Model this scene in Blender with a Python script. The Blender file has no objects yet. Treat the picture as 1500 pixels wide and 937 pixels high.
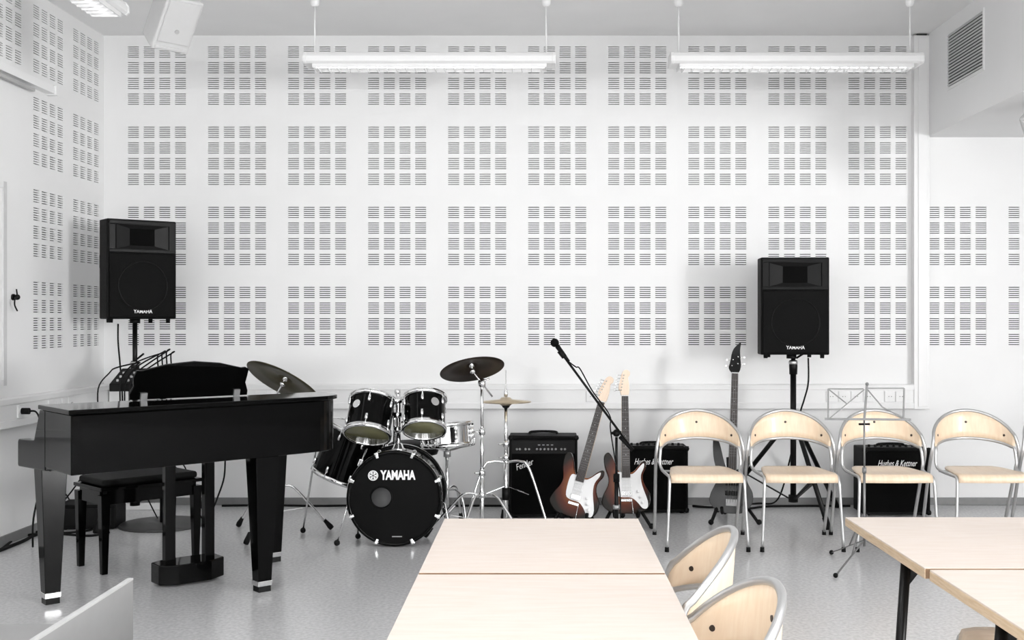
import bpy, bmesh, math, random
from mathutils import Vector, Matrix, Euler
random.seed(7)
PI = math.pi
scene = bpy.context.scene
C = scene.collection
# ------------------------------------------------------------------ camera
FPX, CX, CY, H = 1650.0, 790.0, 470.0, 1.376     # focal length in px of a 1500x937 frame, optical centre, eye height
D = 8.44                                         # distance of the slotted back wall
CEIL = 3.514
cam_d = bpy.data.cameras.new('camera'); cam = bpy.data.objects.new('camera', cam_d); C.objects.link(cam)
cam.location = (0, 0, H); cam.rotation_euler = (PI/2, 0, 0)
cam_d.sensor_fit = 'HORIZONTAL'; cam_d.sensor_width = 36.0; cam_d.lens = 36.0*FPX/1500.0
cam_d.shift_x = (750-CX)/1500.0; cam_d.shift_y = (CY-468.5)/1500.0
cam_d.clip_start = 0.05; cam_d.clip_end = 100
scene.camera = cam
# ------------------------------------------------------------------ world, daylight, exposure
world = bpy.data.worlds.new('world'); scene.world = world; world.use_nodes = True
world.node_tree.nodes['Background'].inputs[0].default_value = (0.9, 0.95, 1.0, 1)
world.node_tree.nodes['Background'].inputs[1].default_value = 1.0
vs = scene.view_settings
vs.view_transform = 'Standard'; vs.look = 'None'; vs.gamma = 1.0; vs.use_curve_mapping = False
vs.exposure = -0.34
REAR_Y, RIGHT_X = -2.8, 8.0
def area(name, loc, direction, sx, sy, watts, col=(1, 1, 1)):
    l = bpy.data.lights.new(name, 'AREA'); l.shape = 'RECTANGLE'; l.size = sx; l.size_y = sy; l.energy = watts; l.color = col
    o = bpy.data.objects.new(name, l); C.objects.link(o); o.location = loc
    o.rotation_euler = Vector(direction).to_track_quat('-Z', 'Y').to_euler()
    return o
WIN_REAR = [(-2.3, 1.5), (-0.3, 1.5), (1.7, 1.5)]          # centre x, width
WIN_RIGHT = [(-1.1, 2.0)]                                # centre y, width
WZ0, WZ1 = 0.95, 2.60
for x, w in WIN_REAR:
    area('daylight_rear', (x, REAR_Y+0.06, (WZ0+WZ1)/2), (0, 1, 0), w-0.1, WZ1-WZ0-0.1, 64)
for y, w in WIN_RIGHT:
    area('daylight_right', (RIGHT_X-0.06, y, (WZ0+WZ1)/2), (-1, 0, 0), w-0.1, WZ1-WZ0-0.1, 880)
LAMP_W = 2.5

# ------------------------------------------------------------------ helpers
def px(x, y, d): return Vector(((x-CX)/FPX*d, d, H+(CY-y)/FPX*d))       # point at distance d seen there
def gp(x, y): d = FPX*H/(y-CY); return Vector(((x-CX)/FPX*d, d, 0))     # point on the floor seen there

def catmull(pts, n=6, closed=False):
    P = [Vector(p) for p in pts]; out = []; N = len(P)
    for i in range(N if closed else N-1):
        if closed: a, b, c, d = P[i-1], P[i], P[(i+1) % N], P[(i+2) % N]
        else: a, b, c, d = P[max(i-1, 0)], P[i], P[i+1], P[min(i+2, N-1)]
        for k in range(n):
            t = k/n
            out.append(0.5*((2*b)+(c-a)*t+(2*a-5*b+4*c-d)*t*t+(3*b-a-3*c+d)*t**3))
    if not closed: out.append(P[-1])
    return out
def axis_matrix(origin, zdir, up=(0, 1, 0)):
    z = Vector(zdir).normalized(); u = Vector(up)
    if abs(z.dot(u.normalized())) > 0.98: u = Vector((1, 0, 0))
    x = u.cross(z).normalized(); y = z.cross(x)
    M = Matrix((x, y, z)).transposed().to_4x4(); M.translation = Vector(origin); return M

class MB:
    def __init__(s): s.v = []; s.f = []; s.sm = []; s.mi = []
    def add(s, vs_, fs, M=None, smooth=False, mi=0):
        o = len(s.v)
        s.v += [tuple(M @ Vector(p)) if M is not None else tuple(p) for p in vs_]
        for f in fs: s.f.append([i+o for i in f]); s.sm.append(smooth); s.mi.append(mi)
        return s
    def box(s, c, d, M=None, mi=0):
        x, y, z = c; a, b, e = d[0]/2, d[1]/2, d[2]/2
        vs_ = [(x+i*a, y+j*b, z+k*e) for i in (-1, 1) for j in (-1, 1) for k in (-1, 1)]
        return s.add(vs_, [(0, 1, 3, 2), (4, 6, 7, 5), (0, 4, 5, 1), (2, 3, 7, 6), (0, 2, 6, 4), (1, 5, 7, 3)], M, False, mi)
    def span(s, a, b, M=None, mi=0):
        return s.box([(a[i]+b[i])/2 for i in range(3)], [abs(b[i]-a[i]) for i in range(3)], M, mi)
    def tube(s, pts, r, seg=8, M=None, closed=False, mi=0):
        P = [Vector(p) for p in pts]; n = len(P); R = r if isinstance(r, (list, tuple)) else [r]*n
        T = []
        for i in range(n):
            if closed: t = P[(i+1) % n]-P[i-1]
            else: t = P[min(i+1, n-1)]-P[max(i-1, 0)]
            T.append(t.normalized())
        up = Vector((0, 0, 1)) if abs(T[0].z) < 0.9 else Vector((1, 0, 0))
        nrm = (up-T[0]*up.dot(T[0])).normalized(); vs_ = []
        for i in range(n):
            nrm = (nrm-T[i]*nrm.dot(T[i])).normalized(); b = T[i].cross(nrm)
            for k in range(seg):
                a = 2*PI*k/seg
                vs_.append(P[i]+(nrm*math.cos(a)+b*math.sin(a))*R[i])
        fs = []
        for i in range(n if closed else n-1):
            j = (i+1) % n
            for k in range(seg):
                l = (k+1) % seg; fs.append((i*seg+k, i*seg+l, j*seg+l, j*seg+k))
        s.add(vs_, fs, M, True, mi)
        if not closed:
            s.add(vs_[:seg], [tuple(range(seg))], M, False, mi); s.add(vs_[-seg:], [tuple(range(seg))], M, False, mi)
        return s
    def rod(s, a, b, r, seg=8, M=None, mi=0): return s.tube([a, b], r, seg, M, False, mi)
    def bar(s, a, b, w, t, up=(0, 0, 1), M=None, mi=0):      # flat bar from a to b
        a, b = Vector(a), Vector(b); A = axis_matrix(a, b-a, up); L = (b-a).length
        return s.box((0, 0, L/2), (w, t, L), (M @ A) if M is not None else A, mi)
    def lathe(s, prof, seg=24, M=None, mi=0, smooth=True):
        vs_ = []; fs = []; n = len(prof)
        for r, z in prof:
            for k in range(seg):
                a = 2*PI*k/seg; vs_.append((max(r, 1e-5)*math.cos(a), max(r, 1e-5)*math.sin(a), z))
        for i in range(n-1):
            for k in range(seg):
                l = (k+1) % seg; fs.append((i*seg+k, i*seg+l, (i+1)*seg+l, (i+1)*seg+k))
        return s.add(vs_, fs, M, smooth, mi)
    def disc(s, r, h, seg=24, M=None, mi=0):
        s.lathe([(r, 0), (r, h)], seg, M, mi)
        vs_ = [(r*math.cos(2*PI*k/seg), r*math.sin(2*PI*k/seg), z) for z in (0, h) for k in range(seg)]
        return s.add(vs_, [tuple(reversed(range(seg))), tuple(range(seg, 2*seg))], M, False, mi)
    def ball(s, r, M=None, seg=14, mi=0, sz=1.0):
        return s.lathe([(r*math.sin(PI*i/8), -r*sz*math.cos(PI*i/8)) for i in range(9)], seg, M, mi)
    def prism(s, out, z0, z1, M=None, mi=0, smooth=False):
        n = len(out); vs_ = [(p[0], p[1], z0) for p in out]+[(p[0], p[1], z1) for p in out]
        s.add(vs_, [tuple(reversed(range(n))), tuple(range(n, 2*n))], M, False, mi)
        return s.add(vs_, [(i, (i+1) % n, n+(i+1) % n, n+i) for i in range(n)], M, smooth, mi)
    def grid(s, rows, M=None, smooth=True, mi=0):
        m = len(rows[0]); vs_ = [p for r in rows for p in r]
        return s.add(vs_, [(i*m+j, i*m+j+1, (i+1)*m+j+1, (i+1)*m+j) for i in range(len(rows)-1) for j in range(m-1)], M, smooth, mi)
    def mesh(s, name, mats):
        me = bpy.data.meshes.new(name); me.from_pydata(s.v, [], s.f)
        for m in (mats if isinstance(mats, (list, tuple)) else [mats]): me.materials.append(m)
        for p, sm, mi in zip(me.polygons, s.sm, s.mi): p.use_smooth = sm; p.material_index = mi
        b = bmesh.new(); b.from_mesh(me); bmesh.ops.remove_doubles(b, verts=b.verts, dist=1e-5)
        bmesh.ops.recalc_face_normals(b, faces=b.faces); b.to_mesh(me); b.free()
        return me
    def build(s, name, mats, parent=None, bevel=0, solid=0, bseg=2, sub=0):
        o = bpy.data.objects.new(name, s.mesh(name, mats)); C.objects.link(o); o.parent = parent
        if solid:
            m = o.modifiers.new('solid', 'SOLIDIFY'); m.thickness = solid; m.offset = 0
        if bevel:
            m = o.modifiers.new('bevel', 'BEVEL'); m.width = bevel; m.segments = bseg; m.limit_method = 'ANGLE'; m.angle_limit = math.radians(40)
        if sub:
            m = o.modifiers.new('sub', 'SUBSURF'); m.levels = sub; m.render_levels = sub
        return o
def tag(o, label, cat, group=None):
    o['label'] = label; o['category'] = cat
    if group: o['group'] = group
    return o
def thing(name, label, cat, loc=(0, 0, 0), rz=0, group=None):
    o = bpy.data.objects.new(name, None); C.objects.link(o); o.location = loc; o.rotation_euler = (0, 0, rz)
    o.empty_display_size = 0.1
    return tag(o, label, cat, group)
def struct(o): o['kind'] = 'structure'; return o
def linked(name, me, parent=None, loc=(0, 0, 0), rot=(0, 0, 0)):
    o = bpy.data.objects.new(name, me); C.objects.link(o); o.parent = parent; o.location = loc; o.rotation_euler = rot; return o
def clone(root, loc, rz, label, parent=None):
    r = root.copy(); C.objects.link(r); r.location = loc; r.rotation_euler = (0, 0, rz); r['label'] = label
    def rec(a, b):
        for ch in a.children:
            c = ch.copy(); C.objects.link(c); c.parent = b; rec(ch, c)
    rec(root, r); return r
def text_obj(name, body, size, mat, parent, M, extrude=0.001, offset=0.0, shear=0.0, sx=1.0, align='CENTER'):
    cu = bpy.data.curves.new(name, 'FONT'); cu.body = body; cu.size = size; cu.extrude = extrude; cu.offset = offset; cu.shear = shear
    cu.align_x = align; cu.align_y = 'CENTER'; cu.resolution_u = 3
    t = bpy.data.objects.new('tmp', cu); C.objects.link(t)
    dg = bpy.context.evaluated_depsgraph_get(); me = bpy.data.meshes.new_from_object(t.evaluated_get(dg))
    bpy.data.objects.remove(t); bpy.data.curves.remove(cu)
    me.name = name; me.transform(M @ Matrix.Diagonal((sx, 1, 1, 1))); me.materials.clear(); me.materials.append(mat)
    o = bpy.data.objects.new(name, me); C.objects.link(o); o.parent = parent; return o
FACE_CAM = Matrix(((1, 0, 0, 0), (0, 0, -1, 0), (0, 1, 0, 0), (0, 0, 0, 1)))   # xy plane -> xz plane facing -y

# ------------------------------------------------------------------ materials
def mat(name, col, rough=0.5, metal=0.0, noise=0.0, nscale=20, bump=0.0, bscale=60, coat=0.0, spec=0.5, stretch=None, col2=None, emit=None):
    m = bpy.data.materials.new(name); m.use_nodes = True; nt = m.node_tree; b = nt.nodes['Principled BSDF']
    b.inputs['Roughness'].default_value = rough; b.inputs['Metallic'].default_value = metal
    b.inputs['Coat Weight'].default_value = coat; b.inputs['Specular IOR Level'].default_value = spec
    tc = nt.nodes.new('ShaderNodeTexCoord'); mp = nt.nodes.new('ShaderNodeMapping'); nt.links.new(tc.outputs['Object'], mp.inputs['Vector'])
    if stretch: mp.inputs['Scale'].default_value = stretch
    nz = nt.nodes.new('ShaderNodeTexNoise'); nz.inputs['Scale'].default_value = nscale; nz.inputs['Detail'].default_value = 4
    nt.links.new(mp.outputs[0], nz.inputs['Vector'])
    cr = nt.nodes.new('ShaderNodeValToRGB'); c2 = col2 or [min(1, c*(1-noise)) for c in col]
    cr.color_ramp.elements[0].position = 0.35; cr.color_ramp.elements[1].position = 0.65
    cr.color_ramp.elements[0].color = (*c2, 1); cr.color_ramp.elements[1].color = (*col, 1)
    nt.links.new(nz.outputs['Fac'], cr.inputs['Fac']); nt.links.new(cr.outputs['Color'], b.inputs['Base Color'])
    if bump:
        n2 = nt.nodes.new('ShaderNodeTexNoise'); n2.inputs['Scale'].default_value = bscale; nt.links.new(tc.outputs['Object'], n2.inputs['Vector'])
        bp = nt.nodes.new('ShaderNodeBump'); bp.inputs['Strength'].default_value = bump; bp.inputs['Distance'].default_value = 0.002
        nt.links.new(n2.outputs['Fac'], bp.inputs['Height']); nt.links.new(bp.outputs[0], b.inputs['Normal'])
    if emit:
        b.inputs['Emission Color'].default_value = (*emit[0], 1); b.inputs['Emission Strength'].default_value = emit[1]
    return m
def g(v): return (v, v, v)
M_ = {
 'wall': mat('wall_paint', g(0.84), 0.6, noise=0.015, nscale=3, bump=0.05, bscale=300),
 'ceiling': mat('ceiling_paint', g(0.90), 0.8, noise=0.02, nscale=3),
 'wall_grey': mat('bounce_cut_grey', g(0.42), 0.7, noise=0.03, nscale=3),  # grey chosen for the unseen walls to cut bounce light
 'slot': mat('slot_fleece', g(0.03), 0.9),
 'floor': mat('grey_linoleum', (0.64, 0.64, 0.645), 0.22, noise=0.2, nscale=55, spec=0.5),
 'base': mat('grey_skirting', g(0.22), 0.45, noise=0.1),
 'trim': mat('white_plastic', g(0.82), 0.4, noise=0.01),
 'greyp': mat('grey_plastic', g(0.45), 0.5, noise=0.05),
 'white': mat('white_enamel', g(0.86), 0.35, noise=0.01),
 'board': mat('white_board', g(0.85), 0.2, noise=0.01),
 'panelgrey': mat('light_grey_laminate', g(0.62), 0.5, noise=0.04),
 'lamp': mat('lamp_tube', g(0.9), 0.5, emit=((1, 1, 1), 3.5)),
 'pane': mat('lit_window_pane', g(0.9), 0.3, emit=((0.97, 0.99, 1), 3.0)),
 'black': mat('black_plastic', g(0.006), 0.45, spec=0.15, noise=0.3),
 'rubber': mat('black_rubber', g(0.007), 0.7, spec=0.15, noise=0.3),
 'gloss': mat('black_lacquer', g(0.002), 0.07, noise=0.2, nscale=3, spec=0.12),
 'tolex': mat('black_vinyl', g(0.004), 0.55, spec=0.10, noise=0.3, bump=0.3, bscale=600),
 'cloth': mat('black_grille_cloth', g(0.004), 0.85, spec=0.06, noise=0.4, nscale=200, bump=0.3, bscale=900),
 'grille': mat('black_metal_grille', g(0.004), 0.6, spec=0.08, noise=0.5, nscale=160, bump=0.4, bscale=500),
 'horn': mat('horn_plastic', g(0.006), 0.4, spec=0.14, noise=0.2),
 'chrome': mat('chrome', g(0.82), 0.12, 1.0, noise=0.03),
 'silver': mat('silver_painted_steel', g(0.55), 0.32, 0.75, noise=0.04),
 'steel': mat('dull_steel', g(0.42), 0.4, 0.8, noise=0.08),
 'wood': mat('birch_veneer', (0.84, 0.68, 0.51), 0.38, nscale=5, stretch=(14, 2, 2), col2=(0.79, 0.61, 0.44), coat=0.1),
 'desk': mat('birch_laminate', (0.62, 0.55, 0.50), 0.45, nscale=4, stretch=(2, 14, 2), col2=(0.59, 0.51, 0.45)),
 'edge': mat('birch_edge', (0.60, 0.47, 0.33), 0.5, nscale=6, stretch=(3, 3, 40), col2=(0.50, 0.37, 0.24)),
 'wire': mat('grey_wire_steel', g(0.22), 0.45, 0.6, noise=0.1),
 'fret': mat('fret_wire', g(0.25), 0.4, 0.7),
 'speaker_shaded': mat('shaded_white_plastic', g(0.58), 0.5, noise=0.02),  # white plastic greyed, its shadow put into the colour
 'deskgrey': mat('grey_laminate', g(0.24), 0.5, noise=0.04),
 'edge_dark': mat('dimmed_birch_edge', (0.26, 0.16, 0.09), 0.6, noise=0.2, nscale=30),  # birch edge with shade put into its colour, darkening the table joints
 'throat': mat('horn_throat', g(0.003), 0.8, spec=0.05),
 'deskedge': mat('grey_edge_band', g(0.42), 0.5, noise=0.03),
 'screw': mat('dark_screw', (0.03, 0.018, 0.012), 0.5),
 'bronze': mat('cymbal_bronze', (0.13, 0.115, 0.07), 0.34, 0.9, noise=0.25, nscale=12),
 'bronze_dark': mat('dark_cymbal_bronze', (0.045, 0.032, 0.024), 0.4, 0.8, noise=0.3, nscale=12),
 'brasslit': mat('bright_cymbal_bronze', (0.62, 0.52, 0.38), 0.28, 0.9, noise=0.15, nscale=12),
 'head': mat('clear_drum_head', (0.17, 0.165, 0.09), 0.18, noise=0.2, nscale=6, coat=0.2),
 'headwhite': mat('coated_drum_head', g(0.75), 0.5, noise=0.05),
 'headblack': mat('black_drum_head', g(0.003), 0.4, spec=0.08, noise=0.2),
 'portinside': mat('drum_inside', g(0.45), 0.6, noise=0.3, nscale=5),
 'print': mat('white_print', g(0.9), 0.5),
 'maple': mat('maple', (0.84, 0.69, 0.56), 0.3, nscale=6, stretch=(8, 2, 2), col2=(0.78, 0.62, 0.48)),
 'rosewood': mat('dark_fretboard', (0.035, 0.025, 0.022), 0.45, noise=0.3, nscale=10, stretch=(8, 1, 8)),
 'pickguard': mat('white_pickguard', g(0.86), 0.25, noise=0.01),
 'bassbody': mat('grey_black_lacquer', g(0.02), 0.2, noise=0.3, spec=0.2),
 'blacktube': mat('black_powder_coat', g(0.005), 0.35, spec=0.2, noise=0.2),
 'mat_grey': mat('dark_grey_plate', g(0.05), 0.5, noise=0.2),
}
def sunburst():
    m = bpy.data.materials.new('sunburst_lacquer'); m.use_nodes = True; nt = m.node_tree; b = nt.nodes['Principled BSDF']
    b.inputs['Roughness'].default_value = 0.18; b.inputs['Specular IOR Level'].default_value = 0.2
    tc = nt.nodes.new('ShaderNodeTexCoord'); mp = nt.nodes.new('ShaderNodeMapping'); mp.inputs['Location'].default_value = (0, 0, 0.55); mp.inputs['Scale'].default_value = (6.0, 0.01, 4.6)
    gr = nt.nodes.new('ShaderNodeTexGradient'); gr.gradient_type = 'SPHERICAL'; cr = nt.nodes.new('ShaderNodeValToRGB')
    e = cr.color_ramp.elements; e[0].position = 0.05; e[0].color = (0.010, 0.007, 0.005, 1); e[1].position = 0.75; e[1].color = (0.30, 0.10, 0.03, 1)
    x = cr.color_ramp.elements.new(0.32); x.color = (0.09, 0.018, 0.008, 1)
    nz = nt.nodes.new('ShaderNodeTexNoise'); nz.inputs['Scale'].default_value = 25
    nt.links.new(tc.outputs['Object'], mp.inputs['Vector']); nt.links.new(mp.outputs[0], gr.inputs[0]); nt.links.new(gr.outputs['Fac'], cr.inputs['Fac'])
    nt.links.new(cr.outputs['Color'], b.inputs['Base Color'])
    return m
M_['sunburst'] = sunburst()
M_['sunburst'].node_tree.nodes['Mapping'].inputs['Location'].default_value = (0, 0, -1.06)   # body centre sits 0.23 m above the guitar's foot

# ================================================================== THE ROOM
def slot_panel_mesh():
    """0.6 m acoustic board: 4 x 4 fields of six milled slots, real pockets 12 mm deep."""
    mb = MB(); mg, cp, sw, lp, sh, dep = 0.0825, 0.1175, 0.0825, 0.0153, 0.0058, 0.012
    xs = [0]; zs = [0]
    for i in range(4): xs += [mg+i*cp, mg+i*cp+sw]
    xs.append(0.6)
    for j in range(4):
        for k in range(6): z = mg+j*cp+k*lp; zs += [z, z+sh]
    zs.append(0.6)
    for i in range(len(xs)-1):
        for j in range(len(zs)-1):
            x0, x1, z0, z1 = xs[i], xs[i+1], zs[j], zs[j+1]
            if i % 2 == 1 and j % 2 == 1:
                q = [(x0, 0, z0), (x1, 0, z0), (x1, 0, z1), (x0, 0, z1)]; r = [(a, dep, c) for a, _, c in q]
                mb.add(q+r, [(0, 1, 5, 4), (1, 2, 6, 5), (2, 3, 7, 6), (3, 0, 4, 7)], mi=0)
                mb.add(r, [(0, 1, 2, 3)], mi=1)
            else:
                if i % 2 == 0 and j > 0: continue
                if i % 2 == 0: z1 = 0.6
                mb.add([(x0, 0, z0), (x1, 0, z0), (x1, 0, z1), (x0, 0, z1)], [(0, 1, 2, 3)])
    me = bpy.data.meshes.new('acoustic_panel'); me.from_pydata(mb.v, [], mb.f)
    me.materials.append(M_['wall']); me.materials.append(M_['slot'])
    for p, mi in zip(me.polygons, mb.mi): p.material_index = mi
    return me
PANEL = slot_panel_mesh()
TW = 0.6; TX0 = -3.166; TZ0 = CEIL-4*TW; XL = -3.263
# back wall
w = MB(); YB = D+0.014
w.span((XL-0.2, YB, 0), (RIGHT_X+0.2, YB+0.15, CEIL))
w.span((XL-0.05, D, 0), (TX0, YB, CEIL)); w.span((TX0, D, 0), (RIGHT_X, YB, TZ0))
XR = TX0+10*TW
w.span((XR, D, TZ0+2*TW), (RIGHT_X, YB, CEIL)); w.span((XR+2*TW, D, TZ0), (RIGHT_X, YB, TZ0+2*TW))
wall_back = struct(w.build('wall_back', M_['wall']))
for j in range(4):
    for i in range(12):
        if i >= 10 and j >= 2: continue
        linked('acoustic_panel', PANEL, wall_back, (TX0+i*TW, D, TZ0+j*TW))
# left wall: runs from the corner towards the camera, very slightly out of square
LROT = math.atan2(0.018, 1.0)
w = MB(); LL = D-REAR_Y+0.1      # local x runs towards the back corner, local -y faces the room
w.span((0, 0.014, 0), (LL+0.2, 0.164, CEIL))
w.span((0, 0, 0), (LL, 0.014, TZ0)); w.span((LL-0.01, 0, TZ0), (LL, 0.014, CEIL))
w.span((0, 0, TZ0), (LL-0.01-2*TW, 0.014, TZ0+3*TW)); w.span((0, 0, TZ0+3*TW), (LL-0.01-6*TW, 0.014, CEIL))
wall_left = struct(w.build('wall_left', M_['wall']))
wall_left.location = (XL-0.018*LL, D-LL, 0); wall_left.rotation_euler = (0, 0, PI/2-LROT)
for j in range(4):
    for i in range(6 if j == 3 else 2):
        linked('acoustic_panel', PANEL, wall_left, (LL-0.01-(i+1)*TW, 0, TZ0+j*TW))
def lw(t, out, z):                                   # a point on the left wall: t metres from the corner, out into the room
    return Vector((XL-0.018*t+out, D-t-0.018*out, z))
# floor, ceiling
struct(MB().span((XL-0.6, REAR_Y-0.2, -0.1), (RIGHT_X+0.2, D+0.2, 0)).build('floor', M_['floor']))
struct(MB().span((XL-0.6, REAR_Y-0.2, CEIL), (RIGHT_X+0.2, D+0.2, CEIL+0.15)).build('ceiling', M_['ceiling']))
# rear and right walls with window openings
def wall_with_windows(name, wins, along, fixed, lo, hi, sign):
    mb = MB()
    def piece(a, b, z0, z1):
        if along == 'x': mb.span((a, fixed, z0), (b, fixed+sign*0.15, z1))
        else: mb.span((fixed, a, z0), (fixed+sign*0.15, b, z1))
    piece(lo, hi, 0, WZ0); piece(lo, hi, WZ1, CEIL); e = lo
    for c, wd in wins: piece(e, c-wd/2, WZ0, WZ1); e = c+wd/2
    piece(e, hi, WZ0, WZ1)
    return struct(mb.build(name, M_['wall_grey']))
wall_with_windows('wall_rear', WIN_REAR, 'x', REAR_Y, XL-0.5, RIGHT_X+0.15, -1)
wall_with_windows('wall_right', WIN_RIGHT, 'y', RIGHT_X, REAR_Y-0.15, D+0.15, 1)
n = 0
for lst, along in ((WIN_REAR, 'x'), (WIN_RIGHT, 'y')):
    for c, wd in lst:
        n += 1; f = MB(); p = MB(); a, b = c-wd/2, c+wd/2
        def sp(m, u0, u1, z0, z1, d0, d1):
            if along == 'x': m.span((u0, REAR_Y-d0, z0), (u1, REAR_Y-d1, z1))
            else: m.span((RIGHT_X+d0, u0, z0), (RIGHT_X+d1, u1, z1))
        for u0, u1, z0, z1 in ((a, a+0.05, WZ0, WZ1), (b-0.05, b, WZ0, WZ1), (a, b, WZ0, WZ0+0.05), (a, b, WZ1-0.05, WZ1), (c-0.025, c+0.025, WZ0, WZ1)):
            sp(f, u0, u1, z0, z1, 0.04, 0.10)
        fo = struct(f.build('window_%d' % n, M_['trim']))
        for u0, u1 in ((a+0.05, c-0.025), (c+0.025, b-0.05)):
            q = MB(); sp(q, u0, u1, WZ0+0.05, WZ1-0.05, 0.07, 0.076); q.build('window_pane', M_['pane'], fo)
# bulkhead on the right with its louvred vent
BX, BZ = 2.902, 2.752
bulk = struct(MB().span((BX, REAR_Y, BZ), (RIGHT_X, D, CEIL)).build('trim_4', M_['wall']))
bulk['label'] = 'white boxed-in ceiling bulkhead along the right side'
va, vb, vz0, vz1 = 7.36, 7.98, 3.03, 3.40
vent = thing('air_vent', 'white louvred air vent in the side of the ceiling bulkhead', 'vent', (BX, (va+vb)/2, vz0))
hw = (vb-va)/2; vh = vz1-vz0
fr = MB()
fr.span((-0.008, -hw-0.02, -0.02), (0, hw+0.02, 0)); fr.span((-0.008, -hw-0.02, vh), (0, hw+0.02, vh+0.02))
fr.span((-0.008, -hw-0.02, 0), (0, -hw, vh)); fr.span((-0.008, hw, 0), (0, hw+0.02, vh))
fr.build('frame', M_['trim'], vent)
MB().span((-0.002, -hw, 0), (-0.0005, hw, vh)).build('duct_opening', M_['slot'], vent)
sl = MB().bar((-0.008, -hw, 0), (-0.008, hw, 0), 0.0025, 0.013, up=(-1, 0, 0.35)).mesh('slat', M_['trim'])
for k in range(17): linked('slat', sl, vent, (0, 0, 0.011+k*vh/17.0))
# skirting boards
struct(MB().span((XL, D-0.014, 0), (RIGHT_X, D, 0.055)).build('baseboard_back', M_['base'], bevel=0.003))
bl = MB(); q = [lw(0, 0, 0), lw(LL-0.1, 0, 0), lw(LL-0.1, 0.014, 0), lw(0, 0.014, 0)]
bl.prism([(p.x, p.y) for p in q], 0, 0.06); struct(bl.build('baseboard_left', M_['base']))
struct(MB().span((RIGHT_X-0.014, REAR_Y, 0), (RIGHT_X, D, 0.055)).build('baseboard_right', M_['base']))
struct(MB().span((XL-0.2, REAR_Y, 0), (RIGHT_X, REAR_Y+0.014, 0.055)).build('baseboard_rear', M_['base']))
# cable trunking: back wall, left wall, vertical riser
def trunk(name, L):
    mb = MB()                                        # local x along, -y into the room
    mb.prism([(0, 0.72), (-0.055, 0.72), (-0.06, 0.726), (-0.06, 0.765), (-0.052, 0.768), (-0.052, 0.862), (-0.06, 0.865), (-0.06, 0.897), (-0.052, 0.905), (0, 0.905)],
             0, L, Matrix(((0, 0, 1, 0), (1, 0, 0, 0), (0, 1, 0, 0), (0, 0, 0, 1))))
    o = struct(mb.build(name, M_['trim'])); return o
XT = 2.788
t1 = trunk('trim_1', XT-XL-0.06); t1.location = (XL+0.06, D, 0)
t2 = trunk('trim_2', 4.5); t2.rotation_euler = (0, 0, PI/2-LROT); p = lw(4.5, 0, 0); t2.location = p
rv = MB().span((XT, D-0.06, 0.72), (BX+0.003, D, CEIL-0.012)); rv.span((XT+0.03, D-0.066, 0.74), (BX-0.012, D-0.06, CEIL-0.03))
t3 = struct(rv.build('trim_3', M_['trim'], bevel=0.004))
MB().span((XT+0.02, D-0.064, CEIL-0.014), (BX-0.02, D-0.002, CEIL-0.002)).build('top_gap', M_['slot'], t3)
def socket(parent, x, wd=0.078):
    s = MB().span((x-wd/2, -0.062, 0.775), (x+wd/2, -0.05, 0.855)).build('socket_plate', M_['trim'], parent, bevel=0.003)
    MB().disc(0.022, 0.004, 20, axis_matrix((x, -0.0605, 0.815), (0, -1, 0))).build('socket_recess', M_['trim'], s)
    h = MB()
    for dx in (-0.0095, 0.0095): h.disc(0.0032, 0.002, 10, axis_matrix((x+dx, -0.0645, 0.815), (0, -1, 0)))
    h.build('pin_hole', M_['slot'], s)
for i in range(4): socket(t1, (1215+i*18-CX)/195.5-XL-0.06)
for x in (1300, 1316, 866, 882, 384, 400, 416): socket(t1, (x-CX)/195.5-XL-0.06)
for i in range(4): socket(t2, 4.5-(8.44-7.62)+(-0.18+i*0.1))
socket(t2, 4.5-(8.44-7.02))
# flush board, screen case and hook on the left wall
def on_left(name, t0, t1_, z0, z1, th, m, parent=None, off=0.0):
    a, b, c, d_ = lw(t0, off, 0), lw(t1_, off, 0), lw(t1_, off+th, 0), lw(t0, off+th, 0)
    return MB().prism([(p.x, p.y) for p in (a, b, c, d_)], z0, z1).build(name, m, parent)
wb = thing('whiteboard', 'large white board mounted on the left wall', 'whiteboard', lw(2.6, 0, 1.0))
def rel(o, root): o.location = -Vector(root.location); return o
rel(on_left('board_surface', 1.56, 3.9, 1.02, 2.19, 0.012, M_['board'], wb), wb)
rel(on_left('frame_edge', 1.52, 1.56, 0.98, 2.23, 0.02, M_['panelgrey'], wb), wb)
rel(on_left('frame_rail', 1.56, 3.9, 2.19, 2.23, 0.02, M_['trim'], wb), wb)
rel(on_left('frame_rail', 1.56, 3.9, 0.98, 1.02, 0.02, M_['trim'], wb), wb)
sc = thing('projection_screen', 'white pull-down screen case high on the left wall', 'screen', lw(2.5, 0, 2.9))
rel(on_left('case', 0.95, 4.0, 2.885, 2.935, 0.06, M_['white'], sc), sc)
rel(on_left('shadow_bar', 1.2, 3.95, 2.85, 2.868, 0.025, M_['greyp'], sc, off=0.02), sc)  # grey bar put in for the shadow line under the case
rel(on_left('end_bracket', 0.92, 0.95, 2.878, 2.942, 0.07, M_['white'], sc), sc)
hp = lw(8.44-7.03, 0, 1.525)
hk = thing('wall_hook', 'small black hook with a hanging curl on the left wall', 'hook', hp)
MB().disc(0.02, 0.012, 16, axis_matrix((0, 0, 0), (1, 0, 0))).build('mount', M_['black'], hk)
MB().ball(0.018, Matrix.Translation((0.03, 0, 0))).build('knob', M_['black'], hk)
MB().tube(catmull([(0.025, 0, 0.05), (0.03, 0, 0.0), (0.04, -0.05, -0.01), (0.04, -0.055, -0.05), (0.035, -0.01, -0.085)], 6), 0.005, 6).build('curl', M_['black'], hk)

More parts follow.
